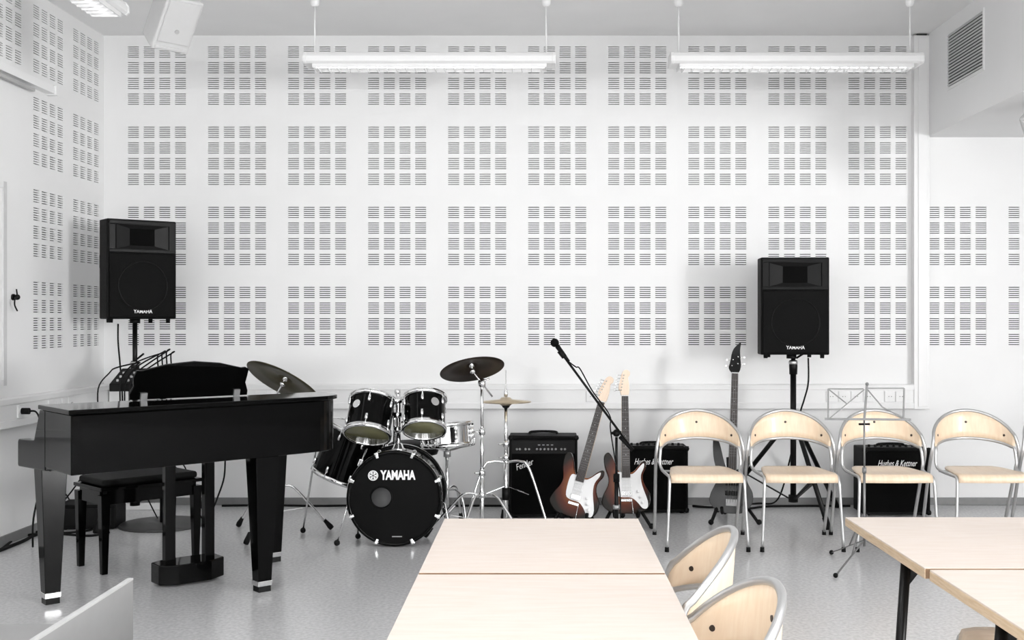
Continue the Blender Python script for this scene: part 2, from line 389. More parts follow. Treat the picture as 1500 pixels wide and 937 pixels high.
# ================================================================== LUMINAIRES
LUM_L = 1.62
def luminaire(loc, rz, label, watts=LAMP_W):
    r = thing('pendant_luminaire', label, 'light', loc, rz, 'pendant strip lights')
    hs = MB(); prof = [(-0.085, 0.0), (-0.1, 0.012), (-0.1, 0.045), (-0.085, 0.068), (-0.06, 0.075), (0.06, 0.075), (0.085, 0.068), (0.1, 0.045), (0.1, 0.012), (0.085, 0.0)]
    X = Matrix(((0, 0, 1, 0), (1, 0, 0, 0), (0, 1, 0, 0), (0, 0, 0, 1)))
    hs.prism(prof, -LUM_L/2, LUM_L/2, X); hs.build('housing', M_['white'], r, bevel=0.003)
    for s in (-1, 1):
        MB().prism([(p[0]*1.03, p[1]*1.06-0.002) for p in prof], s*LUM_L/2-0.012, s*LUM_L/2+0.012, X).build('end_cap', M_['white'], r, bevel=0.004)
        MB().span((-LUM_L/2+0.05, s*0.075-0.003, -0.024), (LUM_L/2-0.05, s*0.075+0.003, 0.0)).build('side_reflector', M_['white'], r)
        MB().rod((s*0.76, 0, 0.07), (s*0.76, 0, CEIL-loc[2]-0.06), 0.0055, 8).build('hanger_rod', M_['white'], r)
        MB().lathe([(0, -0.075), (0.016, -0.075), (0.028, -0.06), (0.034, 0.0)], 16, Matrix.Translation((s*0.76, 0, CEIL-loc[2]))).build('ceiling_cup', M_['white'], r)
        MB().span((s*(LUM_L/2-0.05)-0.003, -0.075, -0.024), (s*(LUM_L/2-0.05)+0.003, 0.075, 0)).build('louvre_end', M_['white'], r)
    bl = MB().prism([(-0.072, -0.030), (0.072, -0.030), (0.072, -0.004), (0.03, -0.016), (-0.03, -0.016), (-0.072, -0.004)], -0.002, 0.002, X).mesh('louvre_blade', M_['white'])
    for k in range(24): linked('louvre_blade', bl, r, (-LUM_L/2+0.05+(k+0.5)*(LUM_L-0.1)/24, 0, 0))
    MB().rod((-LUM_L/2+0.06, 0, -0.008), (LUM_L/2-0.06, 0, -0.008), 0.006, 10).build('lamp_tube', M_['lamp'], r)
    l = area('lamp_light', (0, 0, -0.034), (0, 0, -1), LUM_L-0.12, 0.13, watts); l.parent = r
    if watts > 10:
        u = area('added_uplight', (0, 0, 0.09), (0, 0, 1), LUM_L-0.12, 0.13, watts*1.0); u.parent = r  # uplight added on the unseen fixtures only, to brighten the ceiling
    return r
luminaire((-0.715, 7.4, 3.05), 0, 'white pendant strip light hanging left of centre before the slotted wall')
luminaire((1.675, 7.4, 3.05), 0.0, 'white pendant strip light hanging at the right near the bulkhead')
luminaire((-2.35, 5.36, 3.05), PI/2, 'white pendant strip light cut off at the top left corner')

for x, y in ((-1.2, 2.6), (1.6, 2.6), (0.2, 0.2), (3.6, 1.6)):      # added unseen lights over the tables and behind the viewer, to brighten the room
    luminaire((x, y, 3.05), 0, 'added unseen white strip light over the '+{(-1.2, 2.6): 'left half of the classroom', (1.6, 2.6): 'right tables', (0.2, 0.2): 'seats behind the middle table', (3.6, 1.6): 'window side of the classroom'}[(x, y)], 20)
# ceiling loudspeakers (white)
def white_speaker(loc, yaw, pitch, label, top):
    r = thing('ceiling_loudspeaker', label, 'speaker', loc, 0, 'white ceiling loudspeakers')
    F = Vector((math.sin(yaw)*math.cos(pitch), -math.cos(yaw)*math.cos(pitch), -math.sin(pitch)))
    xx = Vector((math.cos(yaw), math.sin(yaw), 0)); zz = xx.cross(-F).normalized()
    R = Matrix((xx, -F, zz)).transposed().to_4x4()
    b = MB(); b.prism([(-0.11, -0.10), (0.11, -0.10), (0.085, 0.10), (-0.085, 0.10)], -0.16, 0.16, R); b.build('cabinet', M_['speaker_shaded'], r, bevel=0.012)
    gr = MB().box((0, -0.104, 0.02), (0.185, 0.008, 0.25), R).build('grille', M_['speaker_shaded'], r, bevel=0.004)
    MB().disc(0.013, 0.004, 16, R @ axis_matrix((0, -0.108, -0.03), (0, -1, 0))).build('badge', M_['greyp'], gr)
    MB().box((0, -0.103, -0.135), (0.185, 0.006, 0.012), R).build('trim_strip', M_['panelgrey'], r)
    e = R @ Vector((0, 0.1, 0.05))
    MB().rod(e, (e.x, e.y, top-loc[2]), 0.014, 10).build('ceiling_bracket', M_['white'], r)
    return r
white_speaker((-2.06, 6.3, 3.07), math.radians(46), math.radians(38), 'white loudspeaker hanging from the ceiling above the left corner', CEIL)
white_speaker((3.16, 7.0, 2.56), math.radians(-46), math.radians(38), 'white loudspeaker under the bulkhead at the right edge', BZ)

# ================================================================== PIANO
NP = Vector((-2.075, 4.99, 0))
pn = thing('grand_piano', 'glossy black digital grand piano at the left, seen from its tail side', 'piano', NP, math.radians(40.5))
def rounded(pts, k=5):
    return [tuple(p)[:2] for p in pts]
plan = [(0, 0), (0.4, 0.028), (0.8, 0.058), (1.2, 0.088)]+[tuple(p)[:2] for p in catmull([(1.2, 0.088, 0), (1.33, 0.11, 0), (1.42, 0.17, 0), (1.455, 0.27, 0), (1.46, 0.36, 0)], 5)[1:]]+[(1.46, 0.44), (0, 0.44)]
MB().prism(plan, 0.69, 0.957).build('case', M_['gloss'], pn, bevel=0.004)
lid_plan = [(-0.014, -0.016), (0.4, 0.012), (0.8, 0.042), (1.205, 0.070)]+[tuple(p)[:2] for p in catmull([(1.205, 0.07, 0), (1.345, 0.094, 0), (1.437, 0.158, 0), (1.473, 0.262, 0), (1.478, 0.36, 0)], 5)[1:]]+[(1.478, 0.425), (-0.014, 0.425)]
MB().prism(lid_plan, 0.961, 0.982).build('lid', M_['gloss'], pn, bevel=0.004)
YZ = Matrix(((0, 0, 1, 0), (1, 0, 0, 0), (0, 1, 0, 0), (0, 0, 0, 1)))         # (a,b,h) -> (h,a,b)
MB().prism([(0.435, 0.952), (0.53, 0.80), (0.53, 0.70), (0.44, 0.70)], 0.05, 1.41, YZ).build('fallboard', M_['gloss'], pn, bevel=0.003)
for x0, x1 in ((0.0, 0.05), (1.41, 1.46)):
    MB().prism([(0.36, 0.957), (0.44, 0.957), (0.528, 0.806), (0.775, 0.793), (0.785, 0.78), (0.785, 0.665), (0.775, 0.657), (0.36, 0.675)], x0-0.002, x1+0.002, YZ).build('cheek', M_['gloss'], pn, bevel=0.005)
MB().span((0.05, 0.44, 0.66), (1.41, 0.77, 0.715)).build('keybed', M_['gloss'], pn)
kb = MB()
for k in range(52): kb.span((0.06+k*0.02577, 0.535, 0.718), (0.06+k*0.02577+0.0245, 0.685, 0.74))
kb.build('white_keys', M_['white'], pn)
kk = MB()
for k in range(51):
    if k % 7 not in (1, 4): kk.span((0.06+(k+1)*0.02577-0.006, 0.535, 0.74), (0.06+(k+1)*0.02577+0.006, 0.63, 0.752))
kk.build('black_keys', M_['black'], pn)
MB().span((0.05, 0.70, 0.715), (1.41, 0.77, 0.745)).build('key_slip', M_['gloss'], pn, bevel=0.003)
def piano_leg(x, y, top=0.69):
    l = MB(); a = 0.062; b = 0.036
    l.add([(x-a, y-a, top), (x+a, y-a, top), (x+a, y+a, top), (x-a, y+a, top), (x-b, y-b, 0.055), (x+b, y-b, 0.055), (x+b, y+b, 0.055), (x-b, y+b, 0.055)],
          [(0, 1, 2, 3), (4, 5, 6, 7), (0, 1, 5, 4), (1, 2, 6, 5), (2, 3, 7, 6), (3, 0, 4, 7)])
    o = l.build('leg', M_['gloss'], pn, bevel=0.003)
    MB().box((x, y, 0.043), (0.077, 0.077, 0.026)).build('ferrule', M_['chrome'], o, bevel=0.002)
    MB().box((x, y, 0.015), (0.066, 0.066, 0.03)).build('foot', M_['black'], o)
piano_leg(0.095, 0.59); piano_leg(0.995, 0.15); piano_leg(1.37, 0.76)
MB().prism([(0.615, 0.54), (0.70, 0.495), (0.88, 0.495), (0.975, 0.55), (0.975, 0.66), (0.90, 0.69), (0.70, 0.69), (0.615, 0.65)], 0.012, 0.115).build('pedal_box', M_['gloss'], pn, bevel=0.006)
for x in (0.69, 0.905): MB().box((x, 0.595, 0.40), (0.055, 0.045, 0.585)).build('lyre_post', M_['gloss'], pn, bevel=0.003)
for x in (0.73, 0.795, 0.86): MB().box((x, 0.73, 0.055), (0.022, 0.09, 0.008)).build('pedal', M_['chrome'], pn, bevel=0.003)
# music desk with a curved outline, leaning towards the tail
md = [(-0.34, 0), (-0.345, 0.03), (-0.325, 0.07), (-0.33, 0.11), (-0.315, 0.15), (-0.29, 0.148), (-0.15, 0.178), (0, 0.19), (0.15, 0.178), (0.28, 0.150), (0.305, 0.152), (0.325, 0.142), (0.318, 0.10), (0.312, 0.07), (0.33, 0.025), (0.33, 0)]
DM = Matrix.Translation((0.725, 0.40, 0.987)) @ Matrix.Diagonal((0.93, 1, 1, 1)) @ Matrix.Rotation(math.radians(13), 4, 'X') @ FACE_CAM
d = MB().prism(md, -0.008, 0.008, DM).build('music_desk', M_['gloss'], pn, bevel=0.003)
for x in (-0.27, 0.26): MB().box((x, 0.018, 0.014), (0.035, 0.036, 0.014), DM).build('desk_hinge', M_['steel'], d)
for x in (0.15, 0.42, 0.78): MB().disc(0.006, 0.003, 10, axis_matrix((x, 0.009+x*0.074-0.002, 0.75), (0, -1, 0))).build('screw', M_['horn'], pn)

# bench
bn = thing('piano_bench', 'black piano bench with a padded seat standing behind the piano', 'bench', (-2.281, 6.417, 0), math.radians(45))
for sx in (-1, 1):
    for sy in (-1, 1):
        l = MB(); x, y = sx*0.27, sy*0.15; a, b = 0.026, 0.016
        l.add([(x-a, y-a, 0.43), (x+a, y-a, 0.43), (x+a, y+a, 0.43), (x-a, y+a, 0.43), (x-b, y-b, 0), (x+b, y-b, 0), (x+b, y+b, 0), (x-b, y+b, 0)],
              [(0, 1, 2, 3), (4, 5, 6, 7), (0, 1, 5, 4), (1, 2, 6, 5), (2, 3, 7, 6), (3, 0, 4, 7)]); l.build('leg', M_['gloss'], bn, bevel=0.002)
for s in (-1, 1):
    MB().box((0, s*0.155, 0.415), (0.5, 0.018, 0.075)).build('apron', M_['gloss'], bn)
    MB().box((s*0.275, 0, 0.415), (0.018, 0.26, 0.075)).build('apron', M_['gloss'], bn)
MB().box((0, 0, 0.462), (0.60, 0.36, 0.02)).build('seat_board', M_['gloss'], bn, bevel=0.004)
MB().box((0, 0, 0.492), (0.56, 0.32, 0.04)).build('cushion', M_['tolex'], bn, bevel=0.016, bseg=3)

# mixer on a round-based stand, behind the piano
ms = thing('mixer_stand', 'stand with a round dark grey floor plate behind the piano bench', 'stand', (-2.54, 7.60, 0))
MB().lathe([(0, 0), (0.285, 0), (0.285, 0.012), (0.27, 0.018), (0, 0.022)], 40).build('base_plate', M_['mat_grey'], ms)
MB().rod((0, 0, 0.02), (0, 0, 0.90), 0.02, 12).build('post', M_['blacktube'], ms)
MB().box((0, 0, 0.905), (0.3, 0.2, 0.015)).build('top_plate', M_['black'], ms)
mx = thing('audio_mixer', 'small black audio mixer with plugged cables beside the music desk', 'mixer', (-2.54, 7.60, 0.913), math.radians(4))
MB().prism([(-0.18, 0.0), (0.14, 0.0), (0.14, 0.13), (0.10, 0.14), (-0.18, 0.05)], -0.30, 0.30, YZ).build('body', M_['black'], mx, bevel=0.006)
kn = MB().lathe([(0.009, 0), (0.008, 0.016), (0, 0.017)], 10).mesh('knob', M_['greyp'])
for i in range(8):
    for j in range(3): linked('knob', kn, mx, (-0.26+i*0.07, -0.13+j*0.07, 0.062+j*0.0215), (0.29, 0, 0))
for i, (x, h) in enumerate(((-0.06, 0.26), (-0.03, 0.275), (0.0, 0.285), (0.03, 0.27), (-0.2, 0.2))):
    MB().tube(catmull([(x, 0.12, 0.12), (x-0.01, 0.13, h-0.04), (x+0.02, 0.08, h-0.02), (x-0.10, -0.02, 0.19-0.01*i), (x-0.15+0.01*i, -0.14, 0.12), (x-0.16, -0.21, 0.02), (x-0.15, -0.22, -0.2)], 6), 0.005, 6).build('cable', M_['rubber'], mx)

# ================================================================== PA SPEAKERS
def pa_speaker(loc, yaw, label):
    r = thing('pa_speaker', label, 'speaker', loc, yaw, 'black loudspeakers on stands')
    W, Hh, Dp = 0.235, 0.70, 0.32
    cab = MB().prism([(-W, -0.02), (W, -0.02), (W, 0.14), (W-0.07, Dp), (-W+0.07, Dp), (-W, 0.14)], 0.025, Hh).build('cabinet', M_['tolex'], r, bevel=0.008)
    fr = MB()
    fr.span((-W+0.012, -0.035, 0.035), (W-0.012, -0.02, 0.47)); fr.build('grille', M_['grille'], r, bevel=0.006)
    # horn: frame with sloping walls to a dark throat
    x0, x1, z0, z1 = -W+0.055, W-0.055, 0.495, 0.665
    hf = MB()
    hf.span((-W+0.012, -0.033, 0.475), (W-0.012, -0.02, z0)); hf.span((-W+0.012, -0.033, z1), (W-0.012, -0.02, 0.69))
    hf.span((-W+0.012, -0.033, z0), (x0, -0.02, z1)); hf.span((x1, -0.033, z0), (W-0.012, -0.02, z1))
    hf.build('horn_frame', M_['horn'], r, bevel=0.004)
    ho = MB(); a = [(x0+0.004, -0.030, z0+0.004), (x1-0.004, -0.030, z0+0.004), (x1-0.004, -0.030, z1-0.004), (x0+0.004, -0.030, z1-0.004)]
    b = [(-0.085, -0.0205, z0+0.028), (0.085, -0.0205, z0+0.028), (0.085, -0.0205, z1-0.028), (-0.085, -0.0205, z1-0.028)]
    ho.add(a+b, [(0, 1, 5, 4), (1, 2, 6, 5), (2, 3, 7, 6), (3, 0, 4, 7)]); ho.add(b, [(0, 1, 2, 3)], mi=1)
    ho.build('horn', [M_['horn'], M_['throat']], r)
    rg = MB().tube([(0.165*math.cos(a*PI/20), -0.0365, 0.25+0.165*math.sin(a*PI/20)) for a in range(40)], 0.004, 6, closed=True); rg.build('woofer_ring', M_['horn'], r)
    text_obj('lettering', 'YAMAHA', 0.034, M_['print'], r, Matrix.Translation((0.0, -0.0365, 0.075)) @ FACE_CAM, 0.0008, 0.0004, 0, 0.90)
    for sx in (-1, 1):
        for y in (0.03, 0.24): MB().lathe([(0, 0), (0.014, 0), (0.016, 0.03)], 10, Matrix.Translation((sx*(W-0.04-(0.05 if y > 0.1 else 0)), y, 0.0))).build('foot', M_['rubber'], r)
        hd = MB().box((sx*(W-0.03), 0.16, 0.42), (0.02, 0.12, 0.10), None); hd.build('handle', M_['horn'], r, bevel=0.008)
    MB().disc(0.035, 0.03, 20, Matrix.Translation((0, 0.13, -0.005))).build('pole_socket', M_['black'], r)
    return r
def speaker_stand(loc, top, angs, label, foot=0.60, hub=0.62):
    r = thing('speaker_stand', label, 'stand', loc, 0, 'black tripod speaker stands')
    MB().rod((0, 0, 0.12), (0, 0, 1.05), 0.021, 12).build('lower_tube', M_['blacktube'], r)
    MB().rod((0, 0, 0.9), (0, 0, top), 0.0165, 12).build('upper_tube', M_['blacktube'], r)
    c = MB().lathe([(0.0, 1.0), (0.028, 1.0), (0.030, 1.06), (0.026, 1.10), (0, 1.10)], 16).build('collar', M_['blacktube'], r)
    MB().lathe([(0.029, 1.072), (0.0315, 1.075), (0.0315, 1.092), (0.029, 1.095)], 16).build('collar_ring', M_['silver'], c)
    MB().rod((0.02, -0.01, 1.115), (0.07, -0.03, 1.15), 0.007, 8).build('clamp_knob', M_['black'], c)
    MB().lathe([(0, hub-0.04), (0.04, hub-0.04), (0.045, hub), (0.03, hub+0.02), (0, hub+0.02)], 12).build('hub', M_['black'], r)
    MB().lathe([(0, 0.10), (0.034, 0.10), (0.034, 0.15), (0, 0.15)], 12).build('lower_hub', M_['black'], r)
    for a in angs:
        a = math.radians(a); dx, dy = math.cos(a), math.sin(a)
        lg = MB().tube([(0.04*dx, 0.04*dy, hub-0.01), (0.09*dx, 0.09*dy, hub-0.025), (foot*dx, foot*dy, 0.025)], 0.0165, 10).build('leg', M_['blacktube'], r)
        MB().lathe([(0, -0.024), (0.02, -0.024), (0.021, 0.06), (0, 0.06)], 10, axis_matrix((foot*dx, foot*dy, 0.025), (-(foot-0.09)*dx, -(foot-0.09)*dy, hub-0.05))).build('rubber_foot', M_['rubber'], lg)
        MB().bar((0.03*dx, 0.03*dy, 0.125), (0.34*dx, 0.34*dy, 0.29), 0.022, 0.008).build('brace', M_['blacktube'], r)
    return r
def cable(name, pts, label, r=0.006, m='rubber'):
    o = MB().tube(catmull(pts, 8), r, 6).build(name, M_[m]); return tag(o, label, 'cable')
LSP = Vector((-2.80, 7.80, 0)); RSP = Vector(((1162-CX)/FPX*7.95, 7.95, 0))
speaker_stand(LSP, 1.38, (38, 140, 262), 'black tripod speaker stand in the left corner behind the piano', 0.50)
speaker_stand(RSP, 1.16, (42, 162, 282), 'black tripod speaker stand behind the second chair of the row', 0.53)
yl = math.radians(38)
pa_speaker(LSP+Vector((math.sin(yl)*0.13, -math.cos(yl)*0.13, 1.365)), yl, 'black loudspeaker high in the left corner above the piano')
pa_speaker(RSP+Vector((-0.02, -0.13, 1.117)), math.radians(-3), 'black loudspeaker at the right above the row of chairs')
cable('speaker_cable', [px(173, 474, 7.85), px(173, 500, 7.84), px(176, 535, 7.82), px(179, 575, 7.75), px(180, 640, 7.8)], 'thin black cable hanging down from the left corner loudspeaker')
cable('speaker_cable', [px(1184, 524, 7.9), px(1184, 560, 7.9), px(1178, 585, 7.9), px(1172, 605, 7.92), px(1160, 660, 7.95), px(1140, 730, 8.1), px(1110, 737, 8.2), px(1080, 738, 8.2)], 'black cable curving down from the right loudspeaker')

# ================================================================== DRUM KIT
def drum_parts(r, R, L, shell_m, lugs, M, head_front, head_back, hoop_m, lug_m='chrome', tens=True, hoop_w=0.018, badge_ang=None):
    """axis along local z of M, z from -L/2 (front/bottom) to L/2"""
    MB().lathe([(R, -L/2), (R, L/2)], 48, M).build('shell', shell_m, r)
    for s, hm in ((-1, head_front), (1, head_back)):
        z = s*L/2
        MB().lathe([(0, z+s*0.004), (R*0.97, z+s*0.004), (R*1.005, z-s*0.004)], 48, M).build('drum_head', hm, r)
        hp = MB(); ro = R*1.0+0.012
        hp.lathe([(R+0.001, z-s*hoop_w), (ro, z-s*hoop_w), (ro, z+s*0.008), (ro-0.006, z+s*0.012), (R-0.004, z+s*0.010), (R-0.004, z+s*0.002)], 48, M); hp.build('hoop', hoop_m, r)
    for k in range(lugs):
        a = 2*PI*(k+0.5)/lugs; c, s_ = math.cos(a), math.sin(a)
        for s in (-1, 1):
            A = M @ axis_matrix((c*(R+0.008), s_*(R+0.008), s*(L/2-0.055)), (0, 0, 1))
            lg = MB(); lg.lathe([(0, -0.022), (0.009, -0.018), (0.010, 0), (0.009, 0.018), (0, 0.022)], 8, A)
            lo = lg.build('lug', M_[lug_m], r)
            if tens: MB().rod(M @ Vector((c*(R+0.011), s_*(R+0.011), s*(L/2-0.05))), M @ Vector((c*(R+0.011), s_*(R+0.011), s*(L/2+0.004))), 0.0035, 6).build('tension_rod', M_['chrome'], lo)
    if badge_ang is not None:
        a = badge_ang; MB().disc(0.027, 0.004, 20, M @ axis_matrix((math.cos(a)*R, math.sin(a)*R, 0.03), (math.cos(a), math.sin(a), 0))).build('badge', M_['chrome'], r)
# ---- bass drum
BDY, BDZ, R = 6.86, 0.297, 0.278
bdx = (578-CX)/FPX*BDY; yaw = math.radians(1)
bd = thing('bass_drum', 'black bass drum with white lettering and a round hole in its front head', 'drum', (bdx, BDY, 0), yaw)
A = Matrix.Translation((0, 0, BDZ)) @ Matrix.Rotation(-PI/2, 4, 'X')           # local z of drum -> +y
BL = 0.37
MB().lathe([(R, 0.015), (R, BL)], 64, A).build('shell', M_['gloss'], bd)
# front head with the port hole
hd = MB(); pc = Vector((-0.080, 0.0))        # port centre in head plane (x, up)
n = 64; ring = []
for k in range(n):
    a = 2*PI*k/n; ring.append((pc.x+0.064*math.cos(a), -0.002, BDZ+0.006+0.064*math.sin(a)))
outer = [(0.272*math.cos(2*PI*k/n), 0.0, BDZ+0.272*math.sin(2*PI*k/n)) for k in range(n)]
hd.add(ring+outer, [(k, (k+1) % n, n+(k+1) % n, n+k) for k in range(n)]); head = hd.build('front_head', M_['headblack'], bd)
MB().tube([(p[0], -0.003, p[2]) for p in ring], 0.005, 6, closed=True).build('port_ring', M_['headblack'], head)
MB().lathe([(0, 0.20), (0.15, 0.2), (0.2, 0.19)], 32, Matrix.Translation((-0.04, 0, BDZ)) @ Matrix.Rotation(-PI/2, 4, 'X')).build('damping_pillow', M_['portinside'], bd)
MB().lathe([(0, BL), (R, BL)], 48, A).build('batter_head', M_['headwhite'], bd)
for y0, y1 in ((-0.012, 0.028), (BL-0.03, BL+0.012)):
    hp = MB(); hp.lathe([(R-0.008, y0), (R+0.013, y0), (R+0.013, y1), (R-0.002, y1), (R-0.008, y0)], 64, A); hp.build('hoop', M_['gloss'], bd)
    MB().lathe([(R+0.0135, y0+0.010), (R+0.0145, y0+0.012), (R+0.0145, y0+0.02), (R+0.0135, y0+0.022)], 64, A).build('hoop_inlay', M_['chrome'], bd)
for k in range(8):
    a = PI/8+k*PI/4; c, s = math.cos(a), math.sin(a); u = Vector((c, 0, s))
    cl = MB(); cl.box((0, 0, 0), (0.026, 0.03, 0.022), Matrix.Translation(Vector((0, 0.0, BDZ))+u*(R+0.012)) @ Matrix.Rotation(-a+PI/2, 4, 'Y')); co = cl.build('claw', M_['chrome'], bd, bevel=0.005)
    MB().box((0, -0.014, 0), (0.018, 0.008, 0.03), Matrix.Translation(Vector((0, 0.0, BDZ))+u*(R+0.002)) @ Matrix.Rotation(-a+PI/2, 4, 'Y')).build('claw_hook', M_['chrome'], co, bevel=0.003)
    p = Vector((0, 0, BDZ))+u*(R+0.018)
    MB().rod(p+Vector((0, 0.0, 0)), p+Vector((0, 0.10, 0)), 0.0045, 6).build('tension_rod', M_['chrome'], bd)
    MB().lathe([(0, -0.03), (0.012, -0.024), (0.014, 0), (0.012, 0.024), (0, 0.03)], 10, Matrix.Translation(Vector((0, 0.13, BDZ))+u*(R+0.010)) @ Matrix.Rotation(-PI/2, 4, 'X')).build('lug', M_['chrome'], bd)
text_obj('lettering', 'YAMAHA', 0.076, M_['print'], head, Matrix.Translation((0.021, -0.0045, BDZ+0.139)) @ FACE_CAM, 0.0008, 0.0032, 0, 0.66)
em = MB(); E = Matrix.Translation((-0.130, -0.0035, BDZ+0.139)) @ FACE_CAM
em.disc(0.031, 0.001, 32, E); emo = em.build('emblem', M_['print'], head)
sp_ = MB()
for k in range(3):
    B = E @ Matrix.Rotation(k*PI/3+PI/2, 4, 'Z'); sp_.box((0, 0, 0.0014), (0.046, 0.003, 0.001), B)
    for s in (-1, 1): sp_.box((s*0.017, 0, 0.0015), (0.004, 0.010, 0.001), B)
sp_.tube([E @ Vector((0.0245*math.cos(i*PI/16), 0.0245*math.sin(i*PI/16), 0.0012)) for i in range(32)], 0.0009, 4, closed=True)
sp_.build('emblem_forks', M_['headblack'], emo)
MB().span((-0.03+0.015, -0.004, 0.062), (0.045, -0.002, 0.067)).build('maker_strip', M_['greyp'], head)
for s in (-1, 1):
    l = MB().tube([(s*(R-0.005), 0.11, BDZ-0.04), (s*(R+0.02), 0.10, BDZ-0.05), (s*(R+0.075), 0.04, 0.028)], 0.0065, 8).build('spur', M_['chrome'], bd)
    MB().ball(0.019, Matrix.Translation((s*(R+0.078), 0.037, 0.02)), sz=1.0).build('spur_tip', M_['rubber'], l)
# tom holder on top of the bass drum
th = MB(); th.lathe([(0, 0), (0.055, 0.0), (0.035, 0.012), (0.024, 0.04), (0, 0.042)], 16, Matrix.Translation((0.005, 0.17, BDZ+R-0.002))); hb = th.build('tom_holder_base', M_['chrome'], bd)
MB().rod((0.005, 0.17, BDZ+R+0.03), (0.005, 0.17, 0.93), 0.014, 14).build('tom_holder_post', M_['chrome'], bd)
MB().rod((-0.022, 0.19, BDZ+R+0.03), (-0.022, 0.19, 0.90), 0.009, 10).build('tom_holder_post', M_['chrome'], bd)
for z, rr in ((0.70, 0.024), (0.79, 0.026), (0.88, 0.028), (0.935, 0.018)):
    MB().lathe([(0, -0.018), (rr, -0.016), (rr*1.1, 0), (rr, 0.016), (0, 0.018)], 12, Matrix.Translation((0.0, 0.17, z))).build('clamp', M_['chrome'], hb)
for s in (-1, 1):
    ar = MB().tube(catmull([(0.0, 0.17, 0.88), (s*0.05, 0.16, 0.90), (s*0.085, 0.13, 0.87), (s*0.10, 0.12, 0.80)], 5), 0.0095, 8).build('tom_arm', M_['chrome'], bd)
    MB().ball(0.022, Matrix.Translation((s*0.06, 0.15, 0.895))).build('arm_ball', M_['chrome'], ar)
    MB().box((s*0.045, 0.12, 0.86), (0.02, 0.018, 0.05)).build('wing_clamp', M_['chrome'], ar, bevel=0.004)
    MB().rod((s*0.03, 0.10, 0.75), (s*0.07, 0.10, 0.76), 0.006, 6).build('wing_bolt', M_['chrome'], ar)
# ---- toms
def tom(name, label, centre, R, L, lean, roll, lugs=6, head=None, badge=None):
    r = thing(name, label, 'drum', centre-Vector((0, 0, 0)))
    ax = Vector((math.sin(roll), math.sin(lean)*math.cos(roll), math.cos(lean)*math.cos(roll)))
    drum_parts(r, R, L, M_['gloss'], lugs, axis_matrix((0, 0, 0), ax, (0, 1, 0)), head or M_['head'], M_['headwhite'], M_['chrome'], badge_ang=badge)
    return r
tom('rack_tom', 'larger black rack tom with chrome hoops, left above the bass drum', px(542, 611, 6.98), 0.138, 0.235, math.radians(31), math.radians(4), badge=-2.15)
tom('rack_tom', 'smaller black rack tom with chrome hoops, right above the bass drum', px(622, 606, 6.98), 0.127, 0.215, math.radians(31), math.radians(-2), badge=-0.95)
for o in [o for o in C.objects if o.name.startswith('rack_tom')]: o['group'] = 'rack toms'
# ---- floor tom
ft = tom('floor_tom', 'black floor tom leaning between the piano tail and the bass drum', px(513, 664, 7.34), 0.195, 0.33, math.radians(-2), math.radians(21), lugs=8, head=M_['headblack'], badge=-2.25)
fz = ft.location.z
for a in (math.radians(188), math.radians(300), math.radians(60)):
    c, s = math.cos(a), math.sin(a); rr = 0.215
    ax = Matrix.Rotation(math.radians(21), 4, 'Y')
    top = ax @ Vector((c*rr, s*rr, 0.10)); mid = ax @ Vector((c*rr, s*rr, -0.06)); foot = Vector((mid.x+c*0.06-0.02, mid.y+s*0.06, -fz+0.02))
    l = MB().tube([top, mid, foot], 0.0065, 8).build('leg', M_['chrome'], ft)
    MB().ball(0.018, Matrix.Translation(foot)).build('rubber_foot', M_['rubber'], l)
    MB().box((0, 0, 0), (0.03, 0.03, 0.05), Matrix.Translation(ax @ Vector((c*(rr-0.006), s*(rr-0.006), 0.0))) @ ax).build('leg_bracket', M_['chrome'], l, bevel=0.006)
# ---- tripods
def tripod(r, hub, reach, angs, m, foot_len=0.06, brace=True, rad=0.0085, knee=True):
    for a in angs:
        a = math.radians(a); dx, dy = math.cos(a), math.sin(a)
        if knee: pts = catmull([(0.015*dx, 0.015*dy, hub), (0.10*dx, 0.10*dy, hub+0.008), (0.17*dx, 0.17*dy, hub-0.045), (reach*dx, reach*dy, 0.02)], 5)
        else: pts = [(0.015*dx, 0.015*dy, hub), (reach*dx, reach*dy, 0.02)]
        l = MB().tube(pts, rad, 8).build('leg', m, r)
        t = (Vector(pts[-2])-Vector(pts[-1])).normalized()
        MB().lathe([(0, -0.018), (0.017, -0.016), (0.019, 0.0), (0.011, foot_len), (0, foot_len)], 10, axis_matrix(Vector(pts[-1])+Vector((0, 0, 0.004)), t)).build('rubber_foot', M_['rubber'], l)
        if brace: MB().bar((0.012*dx, 0.012*dy, max(0.06, hub-0.16)), (0.55*reach*dx, 0.55*reach*dy, hub*0.53), 0.012, 0.004).build('brace', m, r)
def cymbal(r, centre, normal, R, m, dome=0.028, nutm='chrome'):
    A = axis_matrix(centre, normal)
    prof = [(0.0, 0.0), (R*0.10, -0.002), (R*0.17, -0.010), (R*0.21, -0.019), (R*0.6, -0.019-dome*0.35), (R, -0.019-dome)]
    c = MB().lathe(prof, 56, A).build('cymbal', m, r, solid=0.0016)
    MB().lathe([(0, 0.03), (0.008, 0.03), (0.011, 0.012), (0.016, 0.008), (0.016, -0.03), (0, -0.03)], 12, A).build('wing_nut', M_[nutm], c)
    return A
